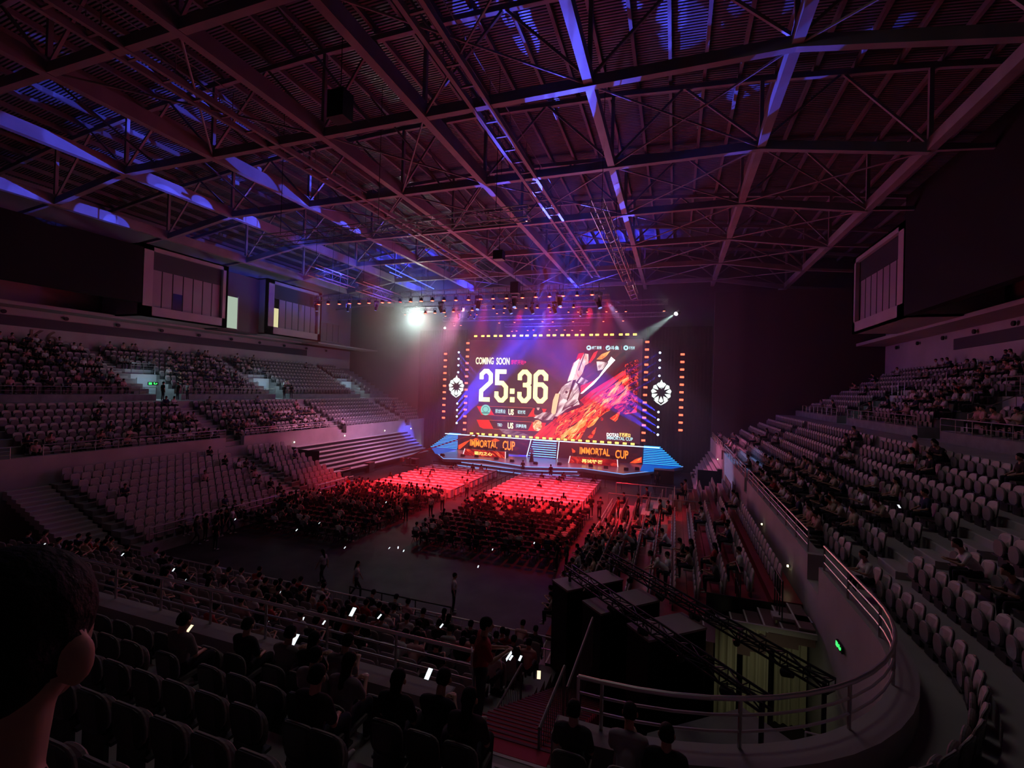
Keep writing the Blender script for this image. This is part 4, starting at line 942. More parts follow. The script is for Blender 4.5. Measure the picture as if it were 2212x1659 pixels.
def sdf(P, pts):
    D = []
    for q in P:
        if q[0] == 'c':
            a, b = np.array(q[1]), np.array(q[2]); ab = b-a; L2 = max((ab@ab), 1e-9); t = np.clip(((pts-a)@ab)/L2, 0, 1)
            D.append(np.linalg.norm(pts-(a+t[:, None]*ab), axis=1)-(q[3]+(q[4]-q[3])*t))
        else:
            c_ = np.array(q[1]); r = np.array(q[2]); k = np.linalg.norm((pts-c_)/r, axis=1); D.append((k-1)*r.min())
    return np.array(D)
TAGS = {'skin': 0, 'hair': 1, 'shirt': 2, 'pants': 3, 'shoe': 4}
def remesh(P, voxel, name, mats, infl=0.):
    m = MB()
    for q in P:
        if q[0] == 'c': hull_caps(m, q[1], q[2], q[3]+infl, q[4]+infl)
        else: hull_ell(m, q[1], tuple(v+infl for v in q[2]))
    me = bpy.data.meshes.new('tmp'); me.from_pydata(m.v, [], m.f)
    o = bpy.data.objects.new('tmp', me); C.objects.link(o)
    md = o.modifiers.new('r', 'REMESH'); md.mode = 'VOXEL'; md.voxel_size = voxel; md.use_smooth_shade = True
    sm = o.modifiers.new('s', 'SMOOTH'); sm.factor = .5; sm.iterations = 2
    dg = bpy.context.evaluated_depsgraph_get(); dg.update()
    out = bpy.data.meshes.new_from_object(o.evaluated_get(dg)); bpy.data.objects.remove(o); out.name = name
    out.materials.clear()
    for t in mats: out.materials.append(t)
    n = len(out.polygons); cen = np.empty(n*3); out.polygons.foreach_get('center', cen); cen = cen.reshape(-1, 3)
    D = sdf(P, cen); near = D.argmin(0); tags = np.array([TAGS[q[-1]] for q in P])[near]
    out.polygons.foreach_set('material_index', tags.astype(np.int32)); out.update(); return out
PM = [SKIN, HAIR, SHIRT, PANTS, SHOE]
FAR = {}
for ps in ('sit', 'sit_phone', 'sit_lean', 'sit_back', 'sit_raise', 'stand', 'walk', 'reach', 'stand_phone', 'bend'):
    FAR[ps] = remesh(figure(ps, False, ps in ('sit_back', 'walk')), .026, 'person_'+ps, PM)
COLS = [('white', (.62, .62, .62)), ('black', (.02, .02, .022)), ('dark grey', (.07, .07, .08)), ('pale grey', (.36, .36, .37)), ('white', (.55, .56, .58)), ('navy', (.02, .03, .08)), ('pink', (.55, .30, .30)), ('black', (.025, .022, .02)), ('beige', (.42, .36, .28)), ('red', (.35, .03, .03))]
POSEW = {'sit': 'sitting upright', 'sit_phone': 'looking down at a phone', 'sit_lean': 'leaning forward', 'sit_back': 'with longer hair', 'sit_raise': 'raising one arm'}
PEOPLE = []   # (x,y,z,rz,pose,where)
for s in SEATS:
    if s[8]: PEOPLE.append([s[0], s[1], s[2], s[3], random.choice(['sit', 'sit_phone', 'sit_phone', 'sit_lean', 'sit_back', 'sit']), '%s row of %s, %s along' % (nth(s[6]), s[5], nth(s[7]))])

# ---- floor: desks with white cloths, white chairs, black chairs
CH = []
def desk_row(x0, x1, y, lab, nside):
    t = thing('draped_table', lab, 'table', ((x0+x1)/2, y, 0), 0, 'draped tables on the floor')
    w_ = x1-x0
    MB().box((0, 0, .72), (w_, .6, .03)).build('tabletop', WHITEP, t)
    m = MB(); n = int(w_/.22)
    for k in range(n):
        xa, xb = -w_/2+w_*k/n, -w_/2+w_*(k+1)/n; ya, yb = .012*(k % 2), .012*((k+1) % 2)
        for s in (-1, 1): m.add([(xa, s*(.31+ya), .03), (xb, s*(.31+yb), .03), (xb, s*.31, .745), (xa, s*.31, .745)], [(0, 1, 2, 3)])
        m.add([(xa, -.31, .745), (xb, -.31, .745), (xb, .31, .745), (xa, .31, .745)], [(0, 1, 2, 3)])
    for s in (-1, 1): m.add([(s*w_/2, -.31, .03), (s*w_/2, .31, .03), (s*w_/2, .31, .745), (s*w_/2, -.31, .745)], [(0, 1, 2, 3)])
    m.build('cloth', LINEN, t)
    for sx in (-1, 1):
        for sy in (-1, 1): MB().box((sx*(w_/2-.15), sy*.24, .36), (.04, .04, .70)).build('leg', BLACK, t)
WCH = []
for i in range(10):
    y = 37.9+1.2*i
    desk_row(-27.1+.02*i, -18.75, y, 'long white-draped table washed red, left floor block, %s row from camera' % nth(i+1), 0)
    desk_row(-15.7, -7.0+.0*i, y, 'long white-draped table washed red, right floor block, %s row from camera' % nth(i+1), 1)
    for b, x0, x1 in (('left', -27.1, -18.75), ('right', -15.7, -7.0)):
        for k in range(8): WCH.append((x0+(x1-x0)*(k+.5)/8, y-.46, b, i+1, k+1))
wc = thing('covered_chair', '', 'chair')
MB().box((0, .04, .24), (.42, .34, .47)).build('seat_cover', LINEN, wc); rpanel(.44, .40, .90, .05, -.16, .02, 4.5, lean=.04).build('back_cover', LINEN, wc)
for i, (x, y, b, r, k) in enumerate(WCH):
    o = wc if i == 0 else dup(wc, (x, y, 0)); o.location = (x, y, 0)
    o['label'] = 'white covered chair at a draped table, %s block, %s row, %s from left' % (b, nth(r), nth(k)); o['group'] = 'white covered chairs'
    if random.random() < (.24 if r > 6 else .09): PEOPLE.append([x, y-.2, .02, 0, random.choice(['sit', 'sit_phone', 'sit_back']), '%s covered-chair row of %s block, %s from left' % (nth(r), b, nth(k))])
BCH = []
for i in range(14):
    y = 36.4-.95*i
    for b, x0, x1 in (('left', -28.2+.0*i, -18.9), ('right', -15.6, -6.0)):
        n = 16
        for k in range(n):
            x = x0+(x1-x0)*(k+.5)/n
            if b == 'right' and i > 11: continue
            pr = (.82 if i < 4 else .4 if i < 6 else .3 if i < 8 else .45) if b == 'right' else (.9 if i < 5 else .6 if i < 8 else .3)
            if b == 'right' and 3 < i < 9 and x > -12: pr = .12 if x < -7.2 else .7
            BCH.append((x, y, b, i+1, k+1)); 
            if random.random() < pr: PEOPLE.append([x, y-.18, 0, 0, random.choice(['sit', 'sit_phone', 'sit_phone', 'sit_lean', 'sit_back', 'sit_raise', 'sit']) if i < 8 else random.choice(['sit', 'sit_phone', 'sit_lean']), '%s chair row of %s floor block, %s from left' % (nth(i+1), b, nth(k+1))])
def black_chair_parts():
    out = [('seat', MB().box((0, .0, .45), (.42, .42, .05)), BLACKC), ('backrest', rpanel(.42, .60, .86, .03, -.22, .03, 4), mat('chair_plastic', (.05, .045, .045), .45, spec=.5))]
    for sx in (-1, 1):
        out.append(('leg', MB().tube((sx*.2, .2, 0), (sx*.2, -.2, .84), .012, 6), BLACK)); out.append(('leg', MB().tube((sx*.2, -.2, 0), (sx*.2, .18, .44), .012, 6), BLACK))
    return out
def merged_mesh(name, parts):
    ms = []; out = MB()
    for nm, m, mt in parts:
        if mt not in ms: ms.append(mt)
        out.add(m.v, m.f, ms.index(mt))
    o = out.build(name, ms); me = o.data; bpy.data.objects.remove(o); return me
def proto(name, cat, parts):
    t = thing(name, '', cat)
    for nm, m, mt in parts: m.build(nm, mt, t)
    return t
def score(x, y, z):
    q = depth_of((x, y, z+.6))
    if q is None: return 1e9
    if not (-60 < q[0] < 2272 and -40 < q[1] < 1700+900/q[2]): return 1e8+q[2]
    return q[2]
def mass(name, mesh_list, label, cat, group=None):
    """mesh_list: list of (mesh, Nx4x4 matrices) -> one object"""
    V, F, M_, mats = [], [], [], []; off = 0
    for me, mats4 in mesh_list:
        n = len(me.vertices); v = np.empty(n*3); me.vertices.foreach_get('co', v); v = v.reshape(-1, 3)
        fs = [tuple(p.vertices) for p in me.polygons]; mi = [p.material_index for p in me.polygons]; mp = []
        for mt in me.materials:
            if mt not in mats: mats.append(mt)
            mp.append(mats.index(mt))
        for (x, y, z, rz) in mats4:
            ca, sa = math.cos(rz), math.sin(rz); w_ = np.stack([v[:, 0]*ca-v[:, 1]*sa+x, v[:, 0]*sa+v[:, 1]*ca+y, v[:, 2]+z], 1)
            V.append(w_); F += [tuple(i+off for i in f) for f in fs]; M_ += [mp[i] for i in mi]; off += n
    me = bpy.data.meshes.new(name); me.from_pydata(np.concatenate(V).tolist(), [], F)
    for mt in mats: me.materials.append(mt)
    me.polygons.foreach_set('material_index', M_); o = link(name, me); o['kind'] = 'stuff'; tag(o, label, cat, group); return o
def place_many(items, name, cat, pr, single, labelf, group, n_ind=300, n_parts=90):
    """items (x,y,z,rz,...) nearest get parts, up to n_ind are their own objects, the rest returned"""
    items = sorted(items, key=lambda s: score(s[0], s[1], s[2])); rest = items[n_ind:]
    for i, s in enumerate(items[:n_ind]):
        if i < n_parts: o = pr if i == 0 else dup(pr, s[:3], s[3])
        else: o = link(name, single); tag(o, '', cat)
        o.location = s[:3]; o.rotation_euler = (0, 0, s[3]); o['label'] = labelf(s); o['group'] = group(s)
    return [s for s in rest if score(s[0], s[1], s[2]) < 1e8]
# arena seats
pt = seat_parts('tier'); pp = seat_parts('panel')
freeT = [s for s in SEATS if s[4] == 'tier' and not s[8]]; freeP = [s for s in SEATS if s[4] == 'panel' and not s[8]]
def slab_(s): return 'empty grey seat, %s row of the %s, %s along' % (nth(s[6]), s[5], nth(s[7]))
singT = merged_mesh('arena_seat', pt); singP = merged_mesh('stand_seat', pp)
# the seats that fall inside the spots of explicit people are handled below
NEARP = []
# ------------------------------------------------------------------ explicit people near the camera
def row_spot(px, py, rows):
    best = None
    for j, (yy, z) in enumerate(rows):
        p = at(px, py, 2, z+1.22); e = abs(p.y-(yy+.24))
        if best is None or e < best[0]: best = (e, j, p.x, yy, z)
    return best[1:]
ROWS_END = [(7-(.5+.88*j+.68), 4.6+.42*j) for j in range(7)]
ROWS_LOW = [(7+(8.1-.85*i), .6+.3*i) for i in range(10)]
def clear_seats(x, y, r=.3):
    global freeT, freeP
    freeT = [s for s in freeT if (s[0]-x)**2+(s[1]-y)**2 > r*r]; freeP = [s for s in freeP if (s[0]-x)**2+(s[1]-y)**2 > r*r]
USED = []
near_defs = [  # head pixel, pose, colour, long hair, label
 (1240, 1532, 'sit', (.05, .045, .05), False, 'person in a grey shirt seated by the curved rail at bottom centre'),
 (1357, 1560, 'sit_lean', (.38, .36, .40), False, 'person in a pale shirt leaning forward, right of the bottom centre rail gap'),
 (1440, 1590, 'sit', (.02, .02, .022), False, 'person in black hunched beside the pale-shirted person at the bottom rail'),
 (1885, 1500, 'sit_phone', (.05, .05, .05), True, 'person holding a lit phone by the curved rail at lower right'),
 (385, 1345, 'sit', (.20, .18, .17), False, 'person in a light shirt, leftmost of the row above the parapet at lower left'),
 (530, 1352, 'sit', (.02, .02, .025), False, 'person in black with raised head, seated left of the couple with the bright phone'),
 (616, 1372, 'sit_phone', (.22, .2, .2), False, 'person in a grey shirt holding the brightest phone at lower left'),
 (662, 1375, 'sit_phone', (.02, .02, .02), True, 'person in black close to the right of the brightest phone'),
 (708, 1385, 'sit_lean', (.18, .15, .17), False, 'person in dim purple shirt beside the parapet label panel'),
 (662, 1430, 'sit', (.30, .28, .28), False, 'pale-shouldered person with cropped hair behind the bright phone couple'),
 (722, 1430, 'sit_phone', (.24, .2, .24), True, 'person with loose hair looking at a phone next to the parapet gap'),
 (690, 1455, 'sit', (.03, .02, .025), False, 'person in dark maroon seated behind the phone-watchers at lower left'),
 (858, 1468, 'sit', (.02, .02, .02), True, 'long-haired person in black below the parapet, centre left'),
 (893, 1478, 'sit_lean', (.02, .02, .03), False, 'person in black leaning next to the long-haired one, centre left'),
 (945, 1490, 'sit', (.05, .03, .04), True, 'person in a patterned dark top beside the railing post, centre left'),
]
nearcache = {}
def near_person(pose, color, lh, lab, loc, rz, jersey=False):
    key = (pose, lh)
    if key not in nearcache:
        P = figure(pose, True, lh); nohair = [q for q in P if q[-1] != 'hair' or q[0] == 'e' and q[2][0] < .02]
        hair = [q for q in P if q not in nohair]; shirt = [q for q in P if q[-1] == 'shirt']; pants = [q for q in P if q[-1] == 'pants']
        nearcache[key] = (remesh(nohair, .0095, 'person_body', PM), remesh(hair, .012, 'hair', PM), remesh(shirt, .014, 'shirt', PM, .012), remesh(pants, .016, 'trousers', PM, .012))
    b, h, s, t_ = nearcache[key]
    o = link('person', b); tag(o, lab, 'person'); o.location = loc; o.rotation_euler = (0, 0, rz); o.color = (*color, 1)
    for nm, me in (('hair', h), ('shirt', s), ('trousers', t_)):
        ch = link(nm, me, o); ch.color = (*color, 1)
    return o
def unfolded_seat(kind, x, y, z, rz, lab):
    t = proto('arena_seat', 'seat', seat_parts(kind, False)); t.location = (x, y, z); t.rotation_euler = (0, 0, rz); t['label'] = lab; t['group'] = 'occupied seats near the camera'
PHW = emit('phone_white', (.8, .92, 1), 1.3, False); PHY = emit('phone_warm', (1, .75, .45), 1.6, False)
def phone(loc, rz, lab, s=1.0, mt=None, tilt=-.9):
    t = thing('phone', lab, 'phone', loc, rz); t.rotation_euler = (tilt, 0, rz); t.scale = (s, s, s)
    MB().box((0, 0, 0), (.078, .009, .16)).build('case', BLACK, t); MB().box((0, -.006, 0), (.07, .003, .148)).build('lit_screen', mt or PHW, t)
LAPS = {}
for i, (px, py, pose, col, lh, lab) in enumerate(near_defs):
    j, x, y, z = row_spot(px, py, ROWS_END)
    for q in USED:
        if abs(q[0]-x) < .42 and abs(q[1]-y) < .3: x = q[0]+.5
    USED.append((x, y)); clear_seats(x, y, .33)
    near_person(pose, col, lh, lab, (x, y-.02, z), 0)
    unfolded_seat('tier', x, y, z, 0, 'open grey seat under %s, %s' % (' '.join(lab.split(',')[0].split()[:6]), nth(i+1)))
    if pose == 'sit_phone' and i in (3,): phone((x+.0, y+.76, z+.93), 0, 'lit phone held by the %s' % ' '.join(lab.split(',')[0].split()[:9]), 1.0)
# the person in the red and white jersey standing in the aisle
p = at(1043, 1357, 2, 6.14)
def jersey_person(loc):
    P = figure('stand_phone', True, False)
    b = remesh(P, .0095, 'person_body', [SKIN, HAIR, JERSEY, PANTS, SHOE]); o = link('person', b); tag(o, 'standing person in a red and white jersey looking down, beside the front railing', 'person'); o.location = loc; o.rotation_euler = (0, 0, R(-62))
    h = [q for q in P if q[-1] == 'hair' and not (q[0] == 'e' and q[2][0] < .02)]; link('hair', remesh(h, .012, 'hair', PM), o)
    sh = [q for q in P if q[-1] == 'shirt']; link('jersey', remesh(sh, .014, 'jersey', [SKIN, HAIR, JERSEY, PANTS, SHOE], .016), o)
    MB().add([(.03, -.165, 1.05), (.16, -.165, 1.05), (.18, -.165, 1.30), (.05, -.165, 1.34)], [(0, 1, 2, 3)]).box((.1, -.15, 1.18), (.16, .02, .22)).build('white_panel', WHITEP, o)
jersey_person((p.x, p.y-.05, 4.6)); phone((p.x+.42, p.y+.12, 5.72), R(-62), 'lit phone in the hands of the standing jersey person', 1, PHW, -.6)
# head of the neighbour at the lower left edge
def neighbour():
    P = figure('stand', True, False); o = link('person', remesh(P, .009, 'person_body', PM)); tag(o, 'dark out-of-focus neighbour at the lower left edge, ear and neck visible', 'person')
    o.color = (.02, .015, .018, 1); o.location = (-.86, .36, 8.0); o.rotation_euler = (0, 0, R(22)); 
    h = [q for q in P if q[-1] == 'hair' and not (q[0] == 'e' and q[2][0] < .02)]; link('hair', remesh(h, .01, 'hair', PM, .004), o)
neighbour()
# sitting figures on the lower stand below the camera, from their head pixels
low_heads = [(690,1318),(712,1312),(740,1320),(757,1300),(790,1335),(822,1340),(838,1318),(905,1350),(955,1345),(960,1372),(1000,1385),(1070,1380),(1095,1372),(1140,1395),(1128,1425),(1105,1415),(1160,1440),(600,1270),(560,1310),(640,1330),(665,1345),(575,1340),(1060,1405),(80,1165),(110,1180),(130,1165),(155,1160),(185,1170),(240,1240),(365,1230),(395,1225),(25,1180)]
LOWPH = []
for k, (px, py) in enumerate(low_heads):
    if px < 420:
        i, x, y, z = row_spot(px, py, ROWS_LOW)
    else: i, x, y, z = row_spot(px, py, ROWS_LOW)
    if any(abs(q[0]-x) < .4 and abs(q[1]-y) < .3 for q in USED): continue
    if x > -3.7 or x < -29: continue
    USED.append((x, y)); clear_seats(x, y, .33)
    PEOPLE.append([x, y, z, 0, random.choice(['sit_phone', 'sit_lean', 'sit_phone', 'sit']), '%s row of the near lower stand, head %s from aisle' % (nth(i+1), nth(k+1))])
    LOWPH.append((x, y, z))
PEOPLE = [q for q in PEOPLE]
# phones that glow in the crowd, at their photo pixels
ph_px = [(762,1322,1.8,4.0),(820,1332,1.1,3.6),(871,1382 if 0 else 1345,.0,0),(954,1352,1.0,3.3),(575,1347,1.2,3.6),(637,1382,1.5,5.4),(654,1338,1.0,3.4),(410,1358,1.0,5.6),(1104,1421,1.0,3.5),(1124,1422,1.0,3.5),(1164,1458,1.3,3.8),(926,1456,1.3,5.5),(700,1345,.9,3.4),(604,1280,1.0,2.4),(834,1085,1.1,1.1),(860,1183,1.1,1.1),(841,1184,1.0,1.1),(872,1190,1,1.1),(641,1145,1.2,1.1),(690,1130,1,1.1),(508,1122,1,1.1),(95,1177,1.1,3.0),(265,1198,1.0,2.5),(100,1193,.9,3.0),(400,1253,.9,2.0),(1300,1020,0,0),(937,1083,.9,1.1),(1064,1187,.9,1.1),(1250,1050,.9,1.1),(1960,960,1,7.0),(1942,1094,1,6.6),(375,1231,1,2.4),(745,1183,1,1.1),(1033,1224,1,1.1),(1154,1173,1,1.1)]
k = 0
for px, py, s, z in ph_px:
    if s == 0: continue
    p = at(px, py, 2, z); k += 1
    phone(p, random.uniform(-.5, .5), 'glowing phone held %s' % ('near the front parapet' if p.y < 12 and p.x < 3 else 'on the dark floor seats' if z < 1.5 else 'on the right stands' if p.x > 3 else 'on the stand at the far left') + ', %s of them' % nth(k), s*.85, PHY if px in (410, 1164) else PHW, -.9)
# ------------------------------------------------------------------ standing people on the floor
STANDERS = [(185,1100,0,'walk','black'),(227,1117,0,'stand','dark grey'),(290,1150,0,'walk','black'),(342,1150,0,'stand','black'),(395,1133,0,'walk','pale grey'),(372,1140,0,'stand','black'),(465,1188,0,'stand','black'),(535,1097,0,'stand','black'),(577,1105,0,'stand','black'),(605,1103,0,'walk','dark grey'),(876,1128,0,'stand','black'),(955,1106,0,'reach','white'),(930,1118,0,'stand','white'),(1276,1117,0,'stand','black'),(1294,1122,0,'bend','dark grey'),(1129,1026,0,'stand','black'),(1189,1037,0,'stand','black'),(979,1322,0,'stand','white'),(697,1262,0,'walk','pale grey'),(768,1292,0,'walk','pale grey'),(1008,1076,0,'stand','pale grey'),(1223,1236,0,'stand','dark grey'),(1202,1232,0,'stand','black'),(808,985,0,'stand','black'),(835,988,0,'walk','black'),(845,986,0,'stand','black'),(762,1010,0,'stand','dark grey'),(1498,1052,0,'stand','dark grey'),(352,852,8.0,'stand','black'),(384,853,8.0,'stand','black'),(405,852,8.0,'stand','white'),(614,862,8.0,'stand','black'),(629,862,8.0,'stand','black'),(672,1062,0,'walk','red'),(1420,1052,0,'stand','black')]
WHERE = ['at the far left stand foot','beside the left stand rail','crossing in front of the left stand','by the left stand barrier','in pale trousers by the left barrier','leaning at the left barrier','with white shoes on the dark floor','at the left end of the floor crowd','at the left crowd edge, second','at the left crowd edge, third','in the red aisle between blocks','with raised arm near the aisle','beside the raised-arm person','in the right floor aisle','bending in the right floor aisle','against the left stage steps','before the stage centre','in a white shirt on the open dark floor','blurred on the dark floor at left','blurred on the dark floor, further right','in the aisle between the table blocks','behind the last right chair row','at the end of the last chair row','left of the stage by the benches','left of the stage, second from benches','left of the stage, third from benches','by the left equipment cases','at the far right of the stage','at the first lit passage, left','at the first lit passage, inner','at the first lit passage in white','at the second lit passage','at the second lit passage, inner','in red by the left stand end','behind the camera tripod']
CD = dict(COLS); CD['white'] = (.6, .6, .6)
for i, (px, py, z, pose, col) in enumerate(STANDERS):
    if z > 5:
        p = at(px, py-6, 0, -44.2); p.z = 7.97
    else: p = at(px, py, 2, z)
    if p.x < -27.6 and z == 0 and p.y < 36: p.x = -27.2+0*p.x
    o = link('person', FAR[pose]); tag(o, 'standing person in %s %s' % (col, WHERE[i]), 'person', 'people standing in the hall'); o.location = p
    o.rotation_euler = (0, 0, random.choice([0, R(180), R(40), R(-60), R(90)])); o.color = (*CD[col], 1)
o = link('person', FAR['stand']); tag(o, 'host in a white top and long black skirt on the stage', 'person'); o.location = at(1148, 998, 2, 1.0); o.rotation_euler = (0, 0, R(180)); o.color = (.6, .6, .65, 1)
s_ = MB()
for k in range(14):
    a0, a1 = 2*math.pi*k/14, 2*math.pi*(k+1)/14
    s_.add([(.13*math.cos(a0), .11*math.sin(a0), 1.0), (.13*math.cos(a1), .11*math.sin(a1), 1.0), (.30*math.cos(a1), .28*math.sin(a1), .02), (.30*math.cos(a0), .28*math.sin(a0), .02)], [(0, 1, 2, 3)])
s_.build('skirt', BLACKC, o)
# right lower stand standing people
for px, py, z, pose, col, lab in [(1335,1125,.6,'stand','red','in a red top at the front rail of the right lower stand'),(1355,1150,.9,'stand','black','in dark clothes on the second row of the right lower stand'),(1378,1120,1.2,'stand','black','far row of the right lower stand, by the white table'),(1425,1140,1.8,'stand','black','mid rows of the right lower stand'),(1365,1215,1.5,'bend','pale grey','bending in a grey shirt on the right lower stand'),(1437,1290,2.4,'bend','white','bending in a white shirt at the near end of the right lower stand'),(1497,1230,2.4,'sit_lean','black','stooping beside the near end rows of the right lower stand'),(1480,1090,2.4,'stand','pink','in pink by the cross aisle of the right lower stand')]:
    p = at(px, py, 2, z); o = link('person', FAR[pose]); tag(o, 'person '+lab, 'person'); o.location = p; o.rotation_euler = (0, 0, R(90)); o.color = (*CD[col], 1)
# seated crowd: the 300 that show largest are their own objects
PEOPLE = [q for q in PEOPLE if score(*q[:3]) < 1e8]
PEOPLE.sort(key=lambda q: score(*q[:3]))
print('PEOPLE', len(PEOPLE), 'SEATS', len(freeT), len(freeP), 'BCH', len(BCH))
NIND = 255
for q in PEOPLE[:NIND]:
    cn, c_ = random.choice(COLS); o = link('person', FAR[q[4]]); o.location = q[:3]; o.rotation_euler = (0, 0, q[3]+random.uniform(-.25, .25)); o.color = (*c_, 1)
    tag(o, 'person in %s, %s' % (cn, q[5]), 'person', 'seated audience')
byp = {}
for q in PEOPLE[NIND:]: byp.setdefault((q[4], random.randrange(5)), []).append((q[0], q[1], q[2], q[3]+random.uniform(-.25, .25)))
CM = [mat('crowd_white', (.58, .58, .58), .9), mat('crowd_black', (.02, .02, .02), .9), mat('crowd_grey', (.2, .2, .2), .9), mat('crowd_navy', (.03, .03, .07), .9), mat('crowd_pink', (.5, .3, .3), .9)]
lst = []
LOW = {}
for (ps, ci), L_ in byp.items():
    me = FAR[ps].copy(); me.materials[2] = CM[ci]
    o = link('tmp', me); dm = o.modifiers.new('d', 'DECIMATE'); dm.ratio = .18
    dg = bpy.context.evaluated_depsgraph_get(); dg.update(); m2 = bpy.data.meshes.new_from_object(o.evaluated_get(dg)); bpy.data.objects.remove(o)
    lst.append((m2, L_))
if lst: mass('crowd', lst, 'the rest of the seated audience, further off in the dark stands and floor', 'crowd', 'seated audience')

# ------------------------------------------------------------------ place seats
prT = proto('arena_seat', 'seat', pt); prP = proto('tip_up_chair', 'stand chair', pp)
gT = lambda s: 'grey folding seats of the '+s[5]
restT = place_many(freeT, 'arena_seat', 'seat', prT, singT, slab_, gT, 290, 110)
restP = place_many(freeP, 'tip_up_chair', 'stand chair', prP, singP, slab_, gT, 290, 60)
occT = [s for s in SEATS if s[8]]
unfT = merged_mesh('u', seat_parts('tier', False)); unfP = merged_mesh('u2', seat_parts('panel', False))
mass('arena_seats', [(singT, [s[:4] for s in restT]), (unfT, [s[:4] for s in occT if s[4] == 'tier'])], 'the remaining grey folding seats of the middle and upper tiers', 'seats', 'grey folding seats')
mass('tip_up_chairs', [(singP, [s[:4] for s in restP]), (unfP, [s[:4] for s in occT if s[4] == 'panel'])], 'the remaining flat-backed grey seats of the lower stands', 'seats', 'flat-backed grey seats')
bc = black_chair_parts(); prB = proto('stacking_chair', 'chair', bc)
restB = place_many([(x, y, 0, 0, b, r, k) for x, y, b, r, k in BCH], 'stacking_chair', 'black chair', prB, merged_mesh('stacking_chair', bc), lambda s: 'black metal-legged chair, %s floor block, %s row, %s from left' % (s[4], nth(s[5]), nth(s[6])), lambda s: 'black chairs on the floor', 290, 40)
prB['category'] = 'black chair'
if restB: mass('stacking_chairs', [(merged_mesh('sc', bc), [s[:4] for s in restB])], 'the remaining black chairs on the floor, under the front audience', 'chairs', 'black chairs on the floor')

# ------------------------------------------------------------------ railings
DULL = mat('dull_rail', (.10, .10, .10), .5)
def railing(name, pts, z0, z1, label, group=None, mids=1, r=.03, every=1.4, material=None, bars=0):
    mt = material or GALV; t = thing(name, label, 'railing', (0, 0, 0), 0, group)
    P = [Vector((x, y, 0)) for x, y in pts]; h = z1-z0
    top = MB(); 
    for a, b in zip(P, P[1:]): top.tube((a.x, a.y, z1), (b.x, b.y, z1), r, 8)
    top.build('top_rail', mt, t)
    for k in range(mids):
        m = MB(); z = z0+h*(k+1)/(mids+1)
        for a, b in zip(P, P[1:]): m.tube((a.x, a.y, z), (b.x, b.y, z), r*.6, 6)
        m.build('middle_rail', mt, t)
    L_ = sum((b-a).length for a, b in zip(P, P[1:])); n = max(1, round(L_/every)); cum = 0; tgt = 0; pm = None; cnt = 0; seg = iter(zip(P, P[1:]))
    ds = [L_*k/n for k in range(n+1)]; i = 0
    for a, b in zip(P, P[1:]):
        l = (b-a).length
        while i < len(ds) and ds[i] <= cum+l+1e-6:
            q = a.lerp(b, (ds[i]-cum)/l if l else 0); MB().tube((q.x, q.y, z0), (q.x, q.y, z1), r*.8, 6).build('post', mt, t); i += 1
        cum += l
    if bars:
        m = MB(); nb = int(L_/bars); cum = 0; i = 0
        for a, b in zip(P, P[1:]):
            l = (b-a).length
            while i <= nb and i*L_/nb <= cum+l+1e-6:
                q = a.lerp(b, (i*L_/nb-cum)/l); m.tube((q.x, q.y, z0), (q.x, q.y, z1), .008, 4); i += 1
            cum += l
        m.build('bars', mt, t)
    return t
def off(st, d): return [(bx+nx*d, by+ny*d) for bx, by, nx, ny in st]
G_ = 'parapet railings around the bowl'
for i, (a, b) in enumerate(((17.3, 29.5), (31.4, 43.5), (45.1, 57.4))): railing('parapet_railing', off(stL(a, b), .07), 5.05, 5.72, 'steel railing on the left parapet, %s section from the camera' % nth(i+1), G_, 2)
for i, (a, b) in enumerate(((17.3, 29.9), (31.2, 44.0), (45.6, 57.4))): railing('parapet_railing', off(stR(a, b), .07), 5.05, 5.72, 'steel railing on the right parapet, %s section from the camera' % nth(i+1), G_, 2, every=1.6)
railing('parapet_railing', off(stArc(-.9, 270, 360, 16)+stR(12, 15.6), .07), 5.05, 5.74, 'curved steel railing sweeping round the parapet at lower right', G_, 2, r=.035, every=1.9)
railing('parapet_railing', off(stE(-2.95, -14.6), .07), 5.05, 5.74, 'steel railing on the parapet just below the camera, left of the aisle', G_, 2, r=.032, every=1.55)
railing('parapet_railing', off(stE(-1.25, -.9), .07), 5.05, 5.74, 'short railing piece right of the red aisle below the camera', G_, 2, r=.032)
railing('parapet_railing', off(stE(-17.4, -31.3)+stArc(-31.3, 270, 180, 10)[1:]+stL(12, 15.8), .07), 5.05, 5.72, 'dark curved railing of the parapet at the far left corner', G_, 2)
for i, (a, b) in enumerate(((12.5, 29.3), (31.7, 42.7), (45.2, 50.5), (50.7, 58.5))): railing('walkway_railing', off(stL(a, b), 8.62), 8.5, 9.15, 'thin railing above the left middle tier, %s section from the camera' % nth(i+1), 'railings of the upper walkway', 1, r=.025)
for i, (a, b) in enumerate(((20.0, 29.3), (31.7, 42.7), (45.2, 56))): railing('walkway_railing', off(stR(a, b), 8.62), 8.5, 9.15, 'thin railing above the right middle tier, %s section from the camera' % nth(i+1), 'railings of the upper walkway', 1, r=.025)
for i, (a, b) in enumerate(gapsL): railing('passage_railing', [(-48.6, a+.1), (-48.6, b-.1)], 10.4, 11.4, 'small railing over the %s lit passage of the left upper tier' % nth(i+1), 'railings over the passages', 3, r=.03, every=1.1)
for i, (a, b) in enumerate(gapsR): railing('passage_railing', [(16.4, a+.1), (16.4, b-.1)], 10.4, 11.4, 'small railing over the %s passage of the right upper tier' % nth(i+1), 'railings over the passages', 3, r=.03, every=1.1)
